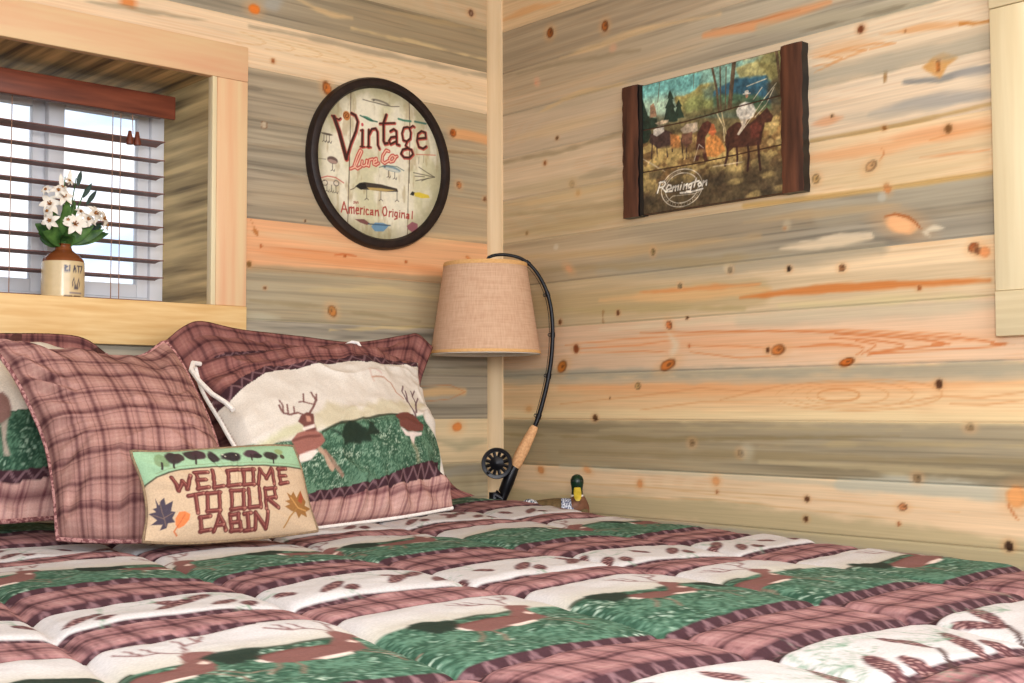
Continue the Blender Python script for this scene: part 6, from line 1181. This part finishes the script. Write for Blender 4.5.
# print is laid out in (arc length, height); arc zero faces the room
S_ = (((TH + PI / 2 + PI) % (2 * PI)) - PI) * jr
view = math.atan2(-2.8, -1.1) + PI / 2
c = Canvas(S_ - view * jr, ZZ, np.where((ZZ > H1 + .002)[..., None], rgb(122, 66, 34), rgb(206, 184, 142)))
ink = rgb(44, 42, 66); w_ = .0015; zt_ = H1 - .010; h_ = .014
def LT(x, segs):
    for L in segs: c.stroke([(x + a * .0075, zt_ - h_ + b * h_) for a, b in L], w_, ink, .92, .0008)
x0_ = .004
LT(x0_, [[(0, 0), (0, 1)], [(0, 1), (.8, .85), (0, .5)], [(0, .5), (.9, .25), (0, 0)]]); LT(x0_ + .010, [[(0, 1), (0, 0), (.8, 0)]]); LT(x0_ + .019, [[(0, 0), (.45, 1), (.9, 0)], [(.2, .35), (.7, .35)]]); LT(x0_ + .029, [[(0, 1), (1, 1)], [(.5, 1), (.5, 0)]]); LT(x0_ + .039, [[(0, 1), (.9, 1), (0, 0), (.9, 0)]])
zc = H1 * .42
c.stroke([(.031 + .010 * math.cos(a), zc + .012 * math.sin(a)) for a in np.linspace(0, 2 * PI, 24)], .0011, ink, .85, .0008); c.stroke([(.031 + .005 * math.cos(a), zc + .006 * math.sin(a)) for a in np.linspace(0, 2 * PI, 18)], .001, ink, .8, .0008)
for k in range(4): c.stroke([(.006, zc + .012 - .007 * k), (.012 + .003 * (k % 2), zc + .012 - .007 * k)], .001, ink, .8, .0008)
c.stroke([(.004, .006), (.020, .006)], .0022, rgb(60, 44, 40), .8, .001); c.stroke([(.026, .006), (.044, .006)], .0022, rgb(60, 44, 40), .8, .001); c.stroke([(.016, .014), (.046, .014)], .0018, rgb(96, 88, 110), .7, .001)
M_glaze = mat_painted('stoneware_glaze', .25, (60, 60, 60), .05, spec=.5)
jug = grid_mesh('stoneware_jug', np.stack([jx + RR_ * np.cos(TH), jy + RR_ * np.sin(TH), OZ0 + ZZ], -1), c.out(), M_glaze)
tag(jug, 'small cream and brown stoneware jug used as a vase on the window sill', 'jug')
bq = empty('flower_bouquet', (jx, jy, OZ0 + H2)); tag(bq, 'bunch of white lilies with green leaves standing in the stoneware jug', 'flowers')
M_leaf = mat_noise('lily_leaf', (40, 74, 34), (86, 122, 58), (40, 40, 40), .5); M_petal = mat_noise('lily_petal', (232, 222, 206), (244, 238, 228), (60, 60, 60), .6); M_stam = mat_noise('lily_centre', (120, 66, 34), (190, 130, 60), (200, 200, 200), .6); M_dleaf = mat_noise('dark_leaf', (30, 46, 40), (52, 78, 66), (40, 40, 40), .5)
neck = Vector((jx, jy, OZ0 + H2 + .018))
rf = random.Random(5)
def leaf(p0, p1, w, mat, sag=.15, name='leaf'):
    p0, p1 = Vector(p0), Vector(p1); d = p1 - p0; L = d.length; T = d.normalized(); S = T.cross(Vector((rf.uniform(-.4, .4), -1, rf.uniform(-.3, .3)))).normalized(); N = S.cross(T)
    G = []
    for t in np.linspace(0, 1, 9):
        c_ = p0 + d * t + Vector((0, 0, -sag * L * t * t)) ; ww = w * (math.sin(PI * (.06 + .93 * t)) ** .8); G.append([tuple(c_ - S * ww + N * ww * .35), tuple(c_), tuple(c_ + S * ww + N * ww * .35)])
    up = np.array(G); nv = np.array(tuple(N)) * .0007
    m = MB().grid(up + nv); m.grid(up - nv, flip=True); return m.build(name, mat, bq)
def J(px, dy=0): return Vector((px[0], jy + dy, px[1]))
for k, px in enumerate([(-1.2967,1.4027),(-1.2827,1.3947),(-1.2694,1.4284),(-1.2549,1.3972),(-1.236,1.3942),(-1.2222,1.4188),(-1.2077,1.4013),(-1.1885,1.403),(-1.1741,1.4138),(-1.1547,1.4155),(-1.135,1.4149),(-1.2641,1.3917),(-1.2123,1.3939),(-1.251,1.4464),(-1.2365,1.4245),(-1.1936,1.4214),(-1.278,1.3905),(-1.2266,1.395),(-1.2457,1.4073),(-1.2873,1.3897),(-1.2599,1.42),(-1.241,1.4124),(-1.2272,1.4324),(-1.203,1.4112),(-1.2737,1.4094),(-1.2172,1.4005),(-1.2555,1.4343),(-1.1837,1.4035),(-1.2368,1.4408),(-1.2501,1.393),(-1.3015,1.4161),(-1.3034,1.3929),(-1.145,1.4259),(-1.1324,1.408),(-1.1569,1.4011),(-1.2513,1.4674),(-1.2064,1.4721),(-1.2697,1.4515),(-1.1792,1.4275),(-1.2923,1.417)]):
    leaf(neck + Vector((rf.uniform(-.008, .008), 0, 0)), J(px, rf.uniform(-.045, .03)), rf.uniform(.012, .019), M_leaf if k not in (9, 10, 8) else M_dleaf, rf.uniform(-.22, .02))
st = [(-1.2145,1.5371),(-1.1997,1.5105),(-1.2524,1.5326),(-1.2232,1.4844),(-1.2839,1.4663),(-1.1796,1.4535),(-1.2316,1.4133),(-1.2742,1.4372)]
for k, px in enumerate(st): MB().tube([neck, (neck + J(px, -.01)) / 2 + Vector((0, rf.uniform(-.02, 0), 0)), J(px, rf.uniform(-.03, 0))], [.0018, .0016, .0012], 6).build('stem', M_leaf, bq)
def blossom(p, r, d):
    d = Vector(d).normalized(); a = d.orthogonal().normalized(); b = d.cross(a); m = MB(); ph0 = rf.uniform(0, 1)
    for k in range(6):
        an = ph0 + k * PI / 3; R_ = a * math.cos(an) + b * math.sin(an); S = d.cross(R_); rr_ = r * rf.uniform(.85, 1.1); G = []
        for t in np.linspace(0, 1, 8):
            c_ = p + R_ * rr_ * t + d * (r * (.55 * t ** .5 - .45 * t * t)); w = r * .27 * math.sin(PI * (.08 + .9 * t)) ** .9; G.append([tuple(c_ - S * w + d * w * .3), tuple(c_), tuple(c_ + S * w + d * w * .3)])
        G = np.array(G); nn = np.array(tuple(d)) * .0005; m.grid(G + nn); m.grid(G - nn, flip=True)
    o = m.build('blossom', M_petal, bq)
    s = MB()
    for k in range(5):
        q = a * math.cos(k * 1.26) * r * .18 + b * math.sin(k * 1.26) * r * .18; s.tube([p + d * .002, p + q + d * r * .5], [.0009, .0016], 5)
    s.build('stamens', M_stam, o)
for px, r, d in zip([(-1.2816,1.4642),(-1.2586,1.4806),(-1.2704,1.4933),(-1.227,1.423),(-1.1844,1.4507),(-1.1697,1.4403),(-1.2856,1.4268),(-1.1986,1.4351),(-1.2928,1.4446),(-1.2566,1.5041),(-1.2413,1.431),(-1.2132,1.4525),(-1.2936,1.4953),(-1.2451,1.5195),(-1.1524,1.43)], (.030, .028, .022, .034, .028, .026, .026, .024, .018, .018, .020, .018, .016, .016, .018), ((-.6, -1, .3), (-.1, -1, .6), (-.3, -1, .8), (-.2, -1, .1), (.5, -1, .4), (.9, -.8, .2), (-.9, -.8, -.2), (.2, -1, .6), (-1, -.4, .3), (0, -.6, 1), (-.5, -1, .3), (.3, -.8, .8), (-.9, -.6, .5), (.3, -.7, .8), (1, -.6, 0))):
    blossom(J(px, rf.uniform(-.05, -.02)), r * .88, d)
for px, dx, mm in zip([(-1.2146,1.5395),(-1.257,1.5274),(-1.1851,1.4979),(-1.2383,1.539),(-1.195,1.5134)], (.004, -.002, .012, .002, .01), (M_dleaf, M_petal, M_dleaf, M_petal, M_dleaf)):
    p = J(px, -.02); leaf(p - Vector((dx, 0, .024)), p + Vector((dx, 0, .012)), .0055, mm, 0, 'bud')

# ------------------------------------------------------------------ hills beyond the glass
n = 120; m = MB(); G = []
for r_i, (dist, hh) in enumerate(((50, -6), (90, 3), (160, 9.4), (240, 2))):
    row = []
    for k in range(n):
        a = -1.0 + 2.6 * k / (n - 1); row.append((-2.3 - dist * math.sin(a), -2.8 + dist * math.cos(a), 1 + hh * (1 if r_i != 2 else (1 + .35 * math.sin(k * .31) + .2 * math.sin(k * .83) + .12 * math.sin(k * 2.1)))))
    G.append(row)
m.grid(np.array(G)); tag(m.build('hills', mat_noise('far_hills', (64, 78, 86), (92, 104, 104), (.05, .05, .05), .9)), kind='structure')

# ------------------------------------------------------------------ sky and light
W = bpy.data.worlds.new('sky'); scene.world = W; W.use_nodes = True; nt = W.node_tree
bg = nt.nodes['Background']
tc = nt.nodes.new('ShaderNodeTexCoord'); mp = nt.nodes.new('ShaderNodeMapping'); mp.inputs['Scale'].default_value = (2.2, 2.2, 7)
nz = nt.nodes.new('ShaderNodeTexNoise'); nz.inputs['Scale'].default_value = 2.4; nz.inputs['Detail'].default_value = 6
nt.links.new(tc.outputs['Generated'], mp.inputs[0]); nt.links.new(mp.outputs[0], nz.inputs['Vector'])
cr = nt.nodes.new('ShaderNodeValToRGB'); e = cr.color_ramp.elements
e[0].position = .38; e[0].color = (.55, .74, 1.0, 1); e[1].position = .56; e[1].color = (1.0, 1.0, 1.02, 1)
nt.links.new(nz.outputs['Fac'], cr.inputs[0])
sx = nt.nodes.new('ShaderNodeSeparateXYZ'); nt.links.new(tc.outputs['Generated'], sx.inputs[0])
gr = nt.nodes.new('ShaderNodeValToRGB'); e = gr.color_ramp.elements; e[0].position = .44; e[0].color = (.30, .26, .20, 1); e[1].position = .505; e[1].color = (1, 1, 1, 1)
ma = nt.nodes.new('ShaderNodeMath'); ma.operation = 'MULTIPLY_ADD'; ma.inputs[1].default_value = .5; ma.inputs[2].default_value = .5
nt.links.new(sx.outputs['Z'], ma.inputs[0]); nt.links.new(ma.outputs[0], gr.inputs[0])
mul = nt.nodes.new('ShaderNodeVectorMath'); mul.operation = 'MULTIPLY'; nt.links.new(cr.outputs[0], mul.inputs[0]); nt.links.new(gr.outputs[0], mul.inputs[1])
nt.links.new(mul.outputs[0], bg.inputs['Color']); bg.inputs['Strength'].default_value = 1.15
def area(name, loc, target, size, power, col):
    l = bpy.data.lights.new(name, 'AREA'); l.shape = 'RECTANGLE'; l.size, l.size_y = size; l.energy = power; l.color = col
    o = bpy.data.objects.new(name, l); COL.objects.link(o); o.location = loc
    o.rotation_euler = (Vector(target) - Vector(loc)).to_track_quat('-Z', 'Y').to_euler(); return o
area('ceiling_fill', (-1.9, -2.4, 2.44), (-1.9, -2.4, 0), (1.6, 1.6), 16, (1, .98, .94))  # unseen overhead panel, added to fill the room with light
area('camera_flash', (-2.55, -3.05, 1.40), (-.5, -.5, 1.25), (.6, .5), 30, (1, 1, 1))
area('foot_window_light', (-1.2, -4.2, 1.7), (-.8, -1.0, .9), (2.2, 1.4), 38, (.93, .96, 1))
scene.view_settings.view_transform = 'Standard'; scene.view_settings.look = 'None'
scene.view_settings.exposure = 0.42; scene.view_settings.gamma = 1; scene.view_settings.use_curve_mapping = False
